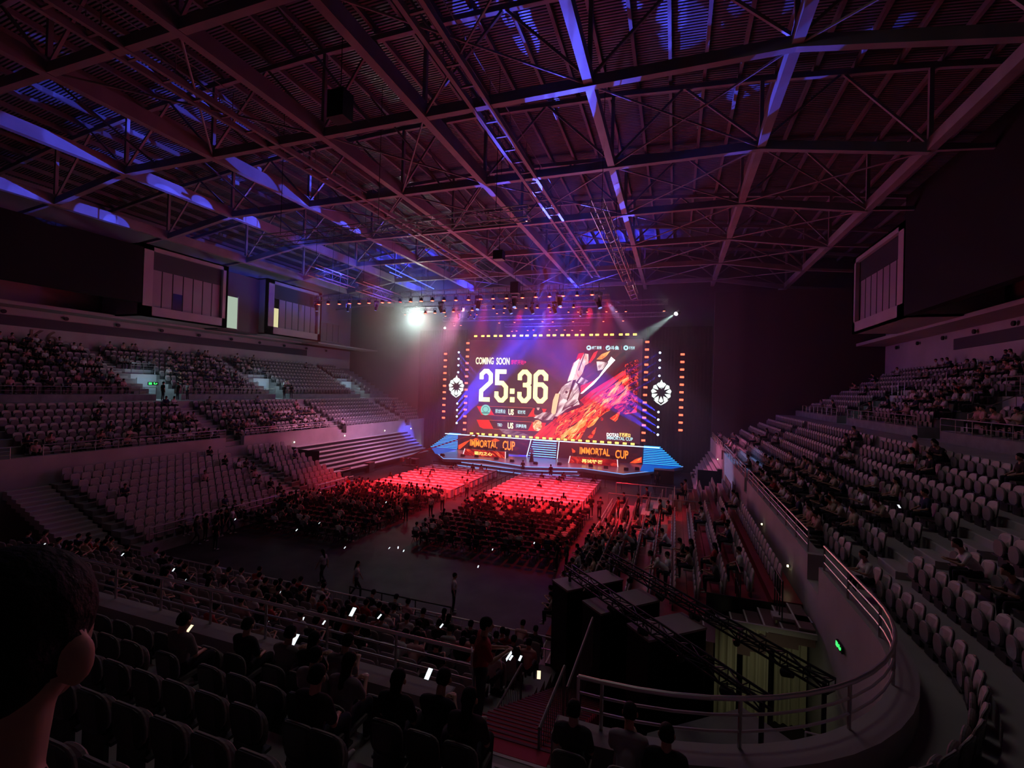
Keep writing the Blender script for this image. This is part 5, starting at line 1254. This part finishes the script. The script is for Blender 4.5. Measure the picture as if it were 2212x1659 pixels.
for i, y in enumerate((27.6, 41.2)):
    o = MB()
    for k in range(9): o.tube((13.0+.86*k, y, 8.55+.45*k), (13.0+.86*k, y, 9.45+.45*k), .025, 6)
    for k in range(8): o.tube((13.0+.86*k, y, 9.45+.45*k), (13.0+.86*(k+1), y, 9.9+.45*k), .02, 6)
    tag(o.build('stair_rail', GALV), 'stair handrail with pale posts on the right upper tier, %s from the camera' % nth(i+1), 'railing', 'stair handrails of the upper tiers')
# stairs in the tiers
def tier_stairs(fn, c, w_, lab, upper=False):
    t = thing('tier_stairs', lab, 'stairs', (0, 0, 0), 0, 'stairs of the seating bowl'); m = MB(); n = MB()
    J = 7 if not upper else 9
    for j in range(J):
        for h in (0, 1):
            d = (.5+.88*j if not upper else 8.75+.86*j)+.44*h; z = (4.6+.42*j if not upper else 8.55+.45*j)+.21*h
            if h: 
                a = fn(c-w_/2, d); b = fn(c+w_/2, d+.44); m.b2((a[0], a[1], z-.21), (b[0], b[1], z))
            a = fn(c-w_/2, d); b = fn(c+w_/2, d+.05); n.b2((a[0], a[1], z), (b[0], b[1], z+.012))
    m.build('half_steps', CONC, t); n.build('nosings', mat('nosing', (.62, .60, .58), .5), t)
fl = lambda y, d: (-36.3-d, y); fr = lambda y, d: (4.1+d, y); fe = lambda x, d: (x, 7-d)
for i, c in enumerate(AISLE_L): tier_stairs(fl, c, 1.2, 'stairs through the left middle tier, %s from the camera' % nth(i+1))
for i, c in enumerate(AISLE_R): tier_stairs(fr, c, 1.2, 'stairs through the right middle tier, %s from the camera' % nth(i+1))
tier_stairs(fe, -2.1, 1.3, 'stairs in the tier just below the camera, bottom centre'); tier_stairs(fe, -16.2, 1.3, 'stairs in the tier below the camera at far left')
for i, c in enumerate((28.3, 41.8, 57.6)): tier_stairs(fl, c, 1.0, 'stairs through the left upper tier, %s from the camera' % nth(i+1), True)
for i, c in enumerate((28.3, 41.8)): tier_stairs(fr, c, 1.0, 'stairs through the right upper tier, %s from the camera' % nth(i+1), True)
# lower stairs
def low_stairs(x0, y0, x1, y1, axis, n, z0, dz, lab):
    t = thing('stand_stairs', lab, 'stairs', (0, 0, 0), 0, 'stairs of the lower stands'); m = MB(); q = MB()
    for k in range(n):
        z = z0+dz*(k+1)
        if axis == 'x':
            a = x0+(x1-x0)*k/n; b = x0+(x1-x0)*(k+1)/n; m.b2((a, y0, max(0, z-.5)), (b, y1, z)); q.b2((a, y0, z), (a+(.05 if x1 > x0 else -.05), y1, z+.012))
        else:
            a = y0+(y1-y0)*k/n; b = y0+(y1-y0)*(k+1)/n; m.b2((x0, a, max(0, z-.5)), (x1, b, z)); q.b2((x0, a, z), (x1, a+(.05 if y1 > y0 else -.05), z+.012))
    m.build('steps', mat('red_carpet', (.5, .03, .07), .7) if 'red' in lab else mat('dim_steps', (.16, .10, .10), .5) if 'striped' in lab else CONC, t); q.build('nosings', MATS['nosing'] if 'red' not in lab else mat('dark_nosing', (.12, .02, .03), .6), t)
low_stairs(-27.6, 29.25, -36.25, 30.85, 'x', 20, 0, .168, 'stairs between the two blocks of the left lower stand')
low_stairs(-28.2, 15.5, -36.25, 17.5, 'x', 18, 0, .18, 'wide dim stairs at the near left corner of the lower stand')
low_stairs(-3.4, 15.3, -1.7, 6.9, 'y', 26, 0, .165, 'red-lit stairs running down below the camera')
low_stairs(-4.4, 15.6, 4.0, 17.3, 'x', 20, .3, .15, 'striped steps at the near end of the right lower stand')
railing('stand_railing', [(-27.7, 18.0), (-27.7, 29.0)], .75, 1.55, 'low railing at the foot of the left lower stand', 'low railings of the stands', 1, bars=.3)
railing('stand_railing', [(-27.7, 31.0), (-27.7, 35.5)], .75, 1.55, 'low railing at the foot of the short left block', 'low railings of the stands', 1, bars=.3)
railing('stand_railing', [(-4.5, 18.5), (-4.5, 26)], .7, 1.2, 'pale low railing at the foot of the right lower stand, near part', 'low railings of the stands', 0, every=4)
railing('stand_railing', [(-4.5, 28), (-4.5, 38)], .7, 1.4, 'pale low railing at the foot of the right lower stand, far part', 'low railings of the stands', 1, every=3)
railing('stand_railing', [(-28.5, 15.5), (-3.6, 15.5)], .7, 1.55, 'thin railing at the foot of the stand below the camera', 'low railings of the stands', 1, bars=.35, every=3)
railing('floor_railing', [(-13.4, 17.2), (-8.4, 17.2)], 0, 1.0, 'short black barrier on the dark floor in front of the near stand', None, 1, every=1.5, material=BLACK)
for i, (a, b) in enumerate((((-3.55, 11.5), (-3.55, 8.0)), ((-1.9, 12.4), (-1.9, 9.3)), ((-1.9, 9.0), (-1.9, 7.2)))): railing('aisle_railing', [a, b], 1.6+1.1*(i > 0)+.6*(i > 1), 2.9+1.1*(i > 0)+.6*(i > 1), 'barred railing along the red stairs below the camera, %s' % ('left side', 'right side, lower', 'right side, upper')[i], 'barred railings by the red stairs', 0, bars=.14, material=DULL)
for i, (x, y0, y1, z) in enumerate(((3.2, 15.9, 17.0, 3.3), (2.2, 17.0, 18.2, 3.0), (3.6, 31.2, 32.4, 3.4), (2.6, 31.0, 32.2, 3.1), (-.2, 31.0, 32.2, 2.1))): railing('hoop_rail', [(x, y0), (x, y1)], z, z+1.15, 'black hoop handrail beside the right lower stand, %s' % ('nearest, upper', 'nearest, lower', 'far pair, upper', 'far pair, lower', 'far, lowest')[i], 'hoop handrails of the right stand', 1, r=.025, every=.4, material=BLACK)
railing('cross_rail', [(-4.2, 33.0), (2.6, 33.0)], 2.2, 2.9, 'long pale rail crossing the right lower stand', 'cross rails of the right stand', 0, every=2.5)
railing('cross_rail', [(-4.3, 38.6), (3.4, 38.6)], 1.6, 2.6, 'far dark rail at the stage end of the right lower stand', 'cross rails of the right stand', 0, every=2)
# white tables on the right stand
for i, (px, py) in enumerate(((1395, 1105), (1420, 1100), (1447, 1100))):
    p = at(px, py, 2, 1.9); t = thing('white_table', 'white lit table top on the right lower stand, %s from left' % nth(i+1), 'table', (p.x, p.y, 1.2+.25*i), 0, 'white tables on the right stand')
    MB().box((0, 0, .7), (.55, 1.9, .04)).build('tabletop', WHITEP, t)
    for sx in (-1, 1):
        for sy in (-1, 1): MB().box((sx*.22, sy*.85, .34), (.04, .04, .68)).build('leg', BLACK, t)
# folded bench stands by the stage
for side, lab in (('L', 'stack of retracted bench steps left of the stage, catching purple light'), ('R', 'stack of retracted bench steps right of the stage')):
    t = thing('bench_stand', lab, 'stand')
    for k in range(8):
        z = 1.0+.36*k; y0, y1 = (36.8, 57.5) if side == 'L' else (44.5, 57.5)
        xa = (-32.4-.48*k) if side == 'L' else (2.0+.25*k); xb = xa+(-.52 if side == 'L' else .29)
        MB().b2((xa, y0, z-.36+.05), (xb, y1, z-.07)).build('riser', BLACKC, t)
        MB().b2((xa+(.06 if side == 'L' else -.06), y0, z-.07), (xb, y1, z)).build('bench_board', mat('bench_pale', (.5, .48, .48), .5), t)
    MB().b2((-36.28 if side == 'L' else 2.1, 36.8 if side == 'L' else 44.5, 0), (-32.6 if side == 'L' else 4.05, 57.5, .68)).build('base', BLACKC, t)
    MB().b2((-36.25 if side == 'L' else 2.1, (36.78 if side == 'L' else 44.48), 0), (-32.8 if side == 'L' else 4.05, (36.8 if side == 'L' else 44.5), 3.3)).build('end_panel', BLACK, t)
# ledge gaps: dark notches and small white lamps on the left wall
for i, y in enumerate((37.0, 44.6, 52.5, 59.0)):
    t = thing('wall_light', 'tiny white light low on the left parapet wall, %s from the camera' % nth(i+1), 'light', (-36.2, y, 3.95 if i < 3 else 3.75), 0, 'tiny lights on the parapet')
    MB().tube((-.08, 0, 0), (.0, 0, 0), .06, 8).build('housing', BLACK, t); MB().tube((0, 0, 0), (.05, 0, 0), .07, 8).build('lamp', emit('tiny_warm', (1, .85, .7), 6, False), t)
for i, (x, y, z) in enumerate(((4.03, 24.5, 4.0), (4.03, 19.2, 3.9), (4.03, 48, 3.9))):
    t = thing('wall_light', 'tiny yellowish light on the right parapet wall, %s from the camera' % nth((2, 1, 3)[i]), 'light', (x, y, z), 0, 'tiny lights on the right parapet')
    MB().tube((.04, 0, 0), (0, 0, 0), .05, 8).build('housing', BLACK, t); MB().tube((0, 0, 0), (-.05, 0, 0), .04, 8).build('lamp', emit('tiny_yellow', (1, .9, .5), 6, False), t)
# end wall under the far left corner: doorway with pale curtain
struct(MB().b2((-36.3, 64.9, 0), (-31.5, 65.1, 4.9)).build('wall_stage_left', mat('wall_dim', (.30, .27, .28), .85)))
def curtain(x0, x1, y, z0, z1, lab, amp=.07, n=40, along='x', group=None):
    m = MB()
    for k in range(n):
        a = x0+(x1-x0)*k/n; b = x0+(x1-x0)*(k+1)/n; fa, fb = y+amp*math.sin(k*1.3), y+amp*math.sin((k+1)*1.3)
        P_ = [(a, fa, z0), (b, fb, z0), (b, fb, z1), (a, fa, z1)]; Q = [(a, fa+.02, z0), (b, fb+.02, z0), (b, fb+.02, z1), (a, fa+.02, z1)]
        m.add(P_+Q, [(0, 1, 2, 3), (7, 6, 5, 4)])
    o = m.build('curtain', CURTAIN, smooth=True); tag(o, lab, 'curtain', group); return o
curtain(-36.0, -34.3, 64.75, 0, 3.0, 'pale yellow curtain in the doorway left of the stage')
curtain(1.35, 1.95, 15.5, .1, 3.0, 'beige curtain under the right stand, leftmost and narrowest of three', .05, 14, group='beige curtains under the right stand')
curtain(2.15, 2.85, 15.75, .1, 3.1, 'beige curtain under the right stand, middle of three', .05, 16, group='beige curtains under the right stand')
curtain(3.1, 3.95, 16.3, -.0, 3.2, 'beige curtain under the right stand, widest and nearest the curved wall', .06, 18, group='beige curtains under the right stand')
struct(MB().b2((1.2, 17.38, 0), (4.05, 17.42, 3.2)).build('wall_under_stand', BLACK))
spot((2.6, 12.5, 2.9), (2.9, 16.2, 1.2), 26, (1, .95, .6), 80, .8, .3, .2)
tag(MB().b2((1.2, 15.42, 3.1), (4.0, 15.5, 3.25)).b2((3.0, 16.1, 3.2), (4.05, 16.5, 3.3)).build('lintel_beam', CONC), 'pale beam above the beige curtains', 'beam')
# black camera booths in a diagonal row
for i, (c, sz, a) in enumerate((((-2.65, 16.0), (2.3, .95), 46), ((-1.4, 14.85), (2.3, .95), 46), ((-.05, 13.75), (2.0, .95), 42))):
    t = thing('booth', 'black camera booth with flat grey roof, %s of three from left' % nth(i+1), 'booth', (c[0], c[1], 0), R(a), 'black camera booths')
    MB().box((0, 0, 3.5), (sz[0], sz[1], .06)).build('roof', mat('booth_roof', (.30, .25, .26), .7), t)
    for s in (-1, 1): MB().box((s*(sz[0]/2-.03), 0, 1.73), (.05, sz[1]-.05, 3.46)).build('side_panel', BLACK, t)
    MB().box((0, sz[1]/2-.04, 1.73), (sz[0]-.1, .05, 3.46)).build('back_panel', BLACK, t); MB().box((0, -sz[1]/2+.04, .9), (sz[0]-.1, .05, 1.8)).build('front_panel', BLACKC, t)
for i, (a, b) in enumerate((((-3.3, 15.7, 3.9), (1.9, 10.4, 3.9)), ((-2.1, 17.1, 4.0), (3.4, 12.0, 3.7)))):
    t = box_truss(a, b, .26, 'black_truss', 'thin black lamp truss slanting over the camera booths, %s one' % ('nearer', 'farther')[i], 14, BLACK, 'black trusses over the booths')
    for ch in list(t.children):
        if ch.name.startswith('hanging_cable'): bpy.data.objects.remove(ch)
    for f in (0.02, .98):
        q = Vector(a).lerp(Vector(b), f)-Vector(a); MB().tube(q, (q.x, q.y, -a[2]), .05, 8).build('upright', BLACK, t)
    for k in range(5):
        q = Vector(a).lerp(Vector(b), .15+.18*k); tt = thing('booth_lamp', 'small black unlit lamp hanging from the %s slanting truss, %s' % (('nearer', 'farther')[i], nth(k+1)), 'lamp', (q.x, q.y, q.z-.28), k, 'unlit lamps over the booths')
        MB().tube((0, -.12, -.05), (0, .12, .02), .1, 10, r2=.08).build('head', BLACK, tt); MB().box((0, 0, .12), (.03, .03, .14)).build('clamp', BLACK, tt)
# white stepladder by the curved wall
t = thing('ladder_frame', 'small white tubular frame standing by the curved wall at lower right', 'frame', (2.9, 10.6, 2.2))
MB().path([(-.22, 0, 0), (-.22, 0, 1.15), (.22, 0, 1.15), (.22, 0, 0)], .018).build('front_loop', WHITEP, t); MB().path([(-.22, .4, 0), (-.22, .4, 1.0), (.22, .4, 1.0), (.22, .4, 0)], .018).tube((-.22, 0, .6), (-.22, .4, .6), .014).build('rear_loop', WHITEP, t)
struct(MB().prism([(.4, 7.5), (3.4, 9.6), (4.0, 11.0), (1.8, 13.0), (-.4, 11.2), (-1.0, 7.5)], 2.0, 2.2).build('floor_landing', CONC2))
# stanchions in front of the stage
sx_ = [(-27.5, 50.2), (-25.2, 50.1), (-22.9, 50.0), (-20.6, 49.8), (-18.6, 49.6), (-16.9, 49.6), (-14.6, 49.4), (-12.4, 49.3), (-10.3, 49.2), (-8.4, 49.2), (-6.6, 48.9), (-4.9, 48.7), (-3.2, 48.4), (-1.6, 48.1), (0, 47.8), (1.8, 47.4)]
def stanch(p, q, lab, grp):
    t = thing('barrier_post', lab, 'barrier post', (p[0], p[1], 0), 0, grp)
    MB().tube((0, 0, 0), (0, 0, .03), .17, 12).build('base', BLACK, t); MB().tube((0, 0, .03), (0, 0, .95), .03, 8).build('pole', BLACK, t)
    if q: MB().beam((0, 0, .9), (q[0]-p[0], q[1]-p[1], .9), .02, .06).build('belt', BLACKC, t)
for i, p in enumerate(sx_): stanch(p, sx_[i+1] if i+1 < len(sx_) else None, 'black belt barrier post in front of the stage, %s from left' % nth(i+1), 'belt barrier posts before the stage')
for b, X in (('left', -18.25), ('right', -16.3)):
    for i in range(9):
        y = 37.4+1.3*i; stanch((X, y), (X, y+1.3) if i < 8 else None, 'black belt barrier post on the %s edge of the centre aisle, %s from camera' % (b, nth(i+1)), 'belt barrier posts along the centre aisle')
# cases, camera, side gear
def case(x, y, sx, sy, sz, lab):
    t = thing('flight_case', lab, 'case', (x, y, 0)); MB().box((0, 0, sz/2+.06), (sx, sy, sz)).build('box', BLACK, t)
    MB().box((0, 0, sz+.07), (sx+.04, sy+.04, .05)).build('lid', mat('case_lid', (.22, .08, .08), .5), t)
    for a in (-1, 1):
        for b in (-1, 1): MB().tube((a*sx*.4-.03, b*sy*.4, .04), (a*sx*.4+.03, b*sy*.4, .04), .045, 8).build('caster', BLACK, t)
case(-.9, 54.6, 2.1, 1.2, 1.4, 'large black case at the right front corner of the stage')
case(-33.5, 40.5, 2.2, 1.2, 1.0, 'long dark case in front of the left bench steps'); case(-33.0, 44.5, 1.6, 1.0, 1.1, 'dark case by the left bench steps, further back'); case(-31.2, 51.5, 1.4, .9, .7, 'low dark case left of the stage corner')
t = thing('video_camera', 'video camera on a tripod in front of the right stage corner', 'camera', (-2.0, 50.3, 0), R(160))
MB().tube((0, 0, 1.4), (.35, .3, 0), .02, 6).tube((0, 0, 1.4), (-.35, .3, 0), .02, 6).tube((0, 0, 1.4), (0, -.4, 0), .02, 6).build('tripod', BLACK, t); MB().box((0, .1, 1.55), (.2, .5, .25)).build('body', BLACK, t); MB().tube((0, .35, 1.55), (0, .6, 1.55), .08, 10).build('lens', GLASSD, t)
# camera crane left of the stage
t = thing('camera_crane', 'red-lit camera crane with a long thin arm left of the stage', 'crane', (-31.0, 50.5, 0))
MB().beam((-1.0, 0, .7), (1.6, .6, 2.0), .12, .14).beam((1.2, .5, 1.8), (6.2, 6.4, 3.9), .1, .1).build('arm', mat('crane_red', (.4, .06, .05), .5), t); MB().box((0, 0, .1), (1.5, 1.0, .12)).box((0, .1, .55), (.2, .2, .9)).build('dolly', BLACK, t); MB().box((6.2, 6.4, 3.6), (.3, .4, .4)).build('camera_head', BLACK, t); MB().box((-1.1, 0, .7), (.4, .4, .5)).build('counterweight', mat('crane_red', (.4, .06, .05)), t)
p = at(927, 1004, 2, 1.0); o = MB(); hull_ell(o, (0, 0, .15), (.55, .4, .45), 14); o = o.build('draped_stool', LINEN, smooth=True); o.location = (p.x, p.y, .85-.55); tag(o, 'rounded cloth-draped stool glowing red at the back of the left table block', 'stool')

# ------------------------------------------------------------------ upper wall boxes with windows
def win_box(X, s, y0, y1, z0, z1, nm, lab, lit=None, dark_pane=None):
    t = thing(nm, lab, 'gallery'); D = 5.4
    fr = MB().b2((X, y0, z0), (X-s*D, y1, z0+.15)).b2((X, y0, z1-.15), (X-s*D, y1, z1)).b2((X, y0, z0), (X-s*D, y0+.25, z1)).b2((X, y1-.25, z0), (X-s*D, y1, z1))
    fr.b2((X, y0, z0), (X-s*.3, y1, z0+1.0)).b2((X, y0, z0), (X-s*.3, y0+1.1, z1)).b2((X, y1-.6, z0), (X-s*.3, y1, z1)).b2((X, y0, z1-.5), (X-s*.3, y1, z1)); fr.build('frame', WALLM, t)
    MB().b2((X-s*.35, y0+1.0, z0+4.6), (X-s*.45, y1-.5, z1-.4)).build('dark_fascia', mat('dark_green', (.05, .06, .055), .6), t)
    n = 7; w_ = (y1-.6-(y0+1.1))/n
    for k in range(n):
        a = y0+1.1+w_*k; f = MB().b2((X-s*.38, a+.02, z0+1.0), (X-s*.46, a+.09, z0+4.6)).build('window', BLACK, t)
        full = PANELG if k != dark_pane else GLASSD; mt = MATS.get('lit_pane') if lit == k else full
        if k == dark_pane: MB().b2((X-s*.40, a+.09, z0+1.0), (X-s*.44, a+w_, z0+2.7)).build('glass', GLASSD, f); MB().b2((X-s*.40, a+.09, z0+2.7), (X-s*.44, a+w_, z0+4.6)).build('glass', PANELG, f)
        else: MB().b2((X-s*.40, a+.09, z0+1.0), (X-s*.44, a+w_, z0+(3.4 if lit == k else 4.6))).build('glass', mt, f)
    return t
emit('lit_pane', (1, .92, .50), .75, True); emit('lit_door', (.72, .90, .72), .55, True)
win_box(-47, 1, 28.9, 37.8, 15.8, 22.6, 'gallery_box', 'projecting window gallery high on the left wall, the nearer one', None, 2)
win_box(-47, 1, 43.0, 52.2, 15.8, 22.6, 'gallery_box', 'projecting window gallery high on the left wall, with one yellow lit pane', 0)
win_box(14.9, -1, 39.3, 49.3, 15.8, 22.6, 'gallery_box', 'dim projecting window gallery high on the right wall')
t = thing('gallery_recess', 'recessed gallery with an open lit doorway between the two left window galleries', 'gallery')
MB().b2((-48.2, 37.8, 15.8), (-48.4, 43.0, 22.4)).b2((-48.4, 37.8, 15.7), (-53, 43, 15.85)).build('wall', mat('recess_wall', (.12, .11, .11), .8), t); d_ = MB().b2((-48.15, 38.2, 16.0), (-48.19, 40.0, 19.6)).build('lit_doorway', MATS['lit_door'], t); MB().b2((-48.1, 38.1, 15.9), (-48.2, 38.2, 19.75)).b2((-48.1, 40.0, 15.9), (-48.2, 40.1, 19.75)).build('door_frame', WALLM, t)
o = MB().b2((-47.1, 52.3, 16.0), (-47.2, 56.0, 16.1)).b2((-47.1, 52.3, 18.6), (-47.2, 56.0, 18.66))
for y in np.arange(52.3, 56.1, 1.22): o.b2((-47.1, y, 16.0), (-47.18, y+.06, 18.66))
tag(o.build('balcony_frame', GALV), 'thin metal balcony frame right of the lit window gallery', 'frame')
struct(MB().b2((-47.4, 52.3, 15.6), (-53, 66, 15.75)).build('trim_balcony', WALLM))
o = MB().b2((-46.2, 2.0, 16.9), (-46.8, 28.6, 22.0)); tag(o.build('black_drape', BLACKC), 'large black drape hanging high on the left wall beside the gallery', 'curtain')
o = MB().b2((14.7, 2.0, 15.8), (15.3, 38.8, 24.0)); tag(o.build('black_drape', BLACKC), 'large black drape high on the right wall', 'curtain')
k_ = text_mesh('K6', 'wall_letters', 0, 0, 1.9, 1.1, 0, mat('letter_brown', (.20, .15, .11), .6), None); k_.location = (-52.95, 24.0, 12.85); k_.rotation_euler = (0, 0, R(90)); tag(k_, 'faint brown letter K and figure on the left wall under the dark stripe', 'lettering')
# black panel above the right seating and side masking by the stage
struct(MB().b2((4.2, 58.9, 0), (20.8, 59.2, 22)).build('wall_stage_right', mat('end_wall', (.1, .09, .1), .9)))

# ------------------------------------------------------------------ haze
def haze(lo, hi, dens, lab, aniso=.3):
    hz = MB().b2(lo, hi).build('haze', [])
    hm = bpy.data.materials.new('haze'); hm.use_nodes = True; n = hm.node_tree.nodes; l = hm.node_tree.links; n.remove(n['Principled BSDF'])
    vs_ = n.new('ShaderNodeVolumeScatter'); vs_.inputs['Density'].default_value = dens; vs_.inputs['Anisotropy'].default_value = aniso; vs_.inputs['Color'].default_value = (.95, .95, 1, 1)
    l.new(vs_.outputs[0], n['Material Output'].inputs['Volume']); hz.data.materials.append(hm); tag(hz, lab, 'haze', None, 'stuff')
haze((-52.9, 27, .02), (10, 65.8, 26.9), .0028, 'thin haze hanging over the far half of the hall')
def halo(c, rad, dens, lab):  # added haze ball, densest at its centre, shaped to make the spotlight halo
    m = MB(); hull_ell(m, (0, 0, 0), (rad, rad, rad), 20); o = m.build('haze', []); o.location = c
    hm = bpy.data.materials.new('halo_haze'); hm.use_nodes = True; n = hm.node_tree.nodes; l = hm.node_tree.links; n.remove(n['Principled BSDF'])
    v = n.new('ShaderNodeVolumeScatter'); v.inputs['Anisotropy'].default_value = .2
    tc = n.new('ShaderNodeTexCoord'); ln = n.new('ShaderNodeVectorMath'); ln.operation = 'LENGTH'; mr = n.new('ShaderNodeMapRange')
    mr.inputs['From Min'].default_value = 0; mr.inputs['From Max'].default_value = rad*.97; mr.inputs['To Min'].default_value = 1; mr.inputs['To Max'].default_value = 0
    pw = n.new('ShaderNodeMath'); pw.operation = 'POWER'; pw.inputs[1].default_value = 1.3; mu = n.new('ShaderNodeMath'); mu.operation = 'MULTIPLY'; mu.inputs[1].default_value = dens
    l.new(tc.outputs['Object'], ln.inputs[0]); l.new(ln.outputs['Value'], mr.inputs['Value']); l.new(mr.outputs[0], pw.inputs[0]); l.new(pw.outputs[0], mu.inputs[0]); l.new(mu.outputs[0], v.inputs['Density'])
    l.new(v.outputs[0], n['Material Output'].inputs['Volume']); o.data.materials.append(hm); tag(o, lab, 'haze', None, 'stuff')
halo((-34.3, 55.5, 18.4), 11, .075, 'puff of haze glowing around the dazzling white spotlight')
haze((-44, 50, .05), (6.5, 65.7, 22.5), .0075, 'denser haze around the stage and screen, catching the light beams')
for m_ in bpy.data.materials:
    try: m_.cycles.use_mis = True
    except Exception: pass
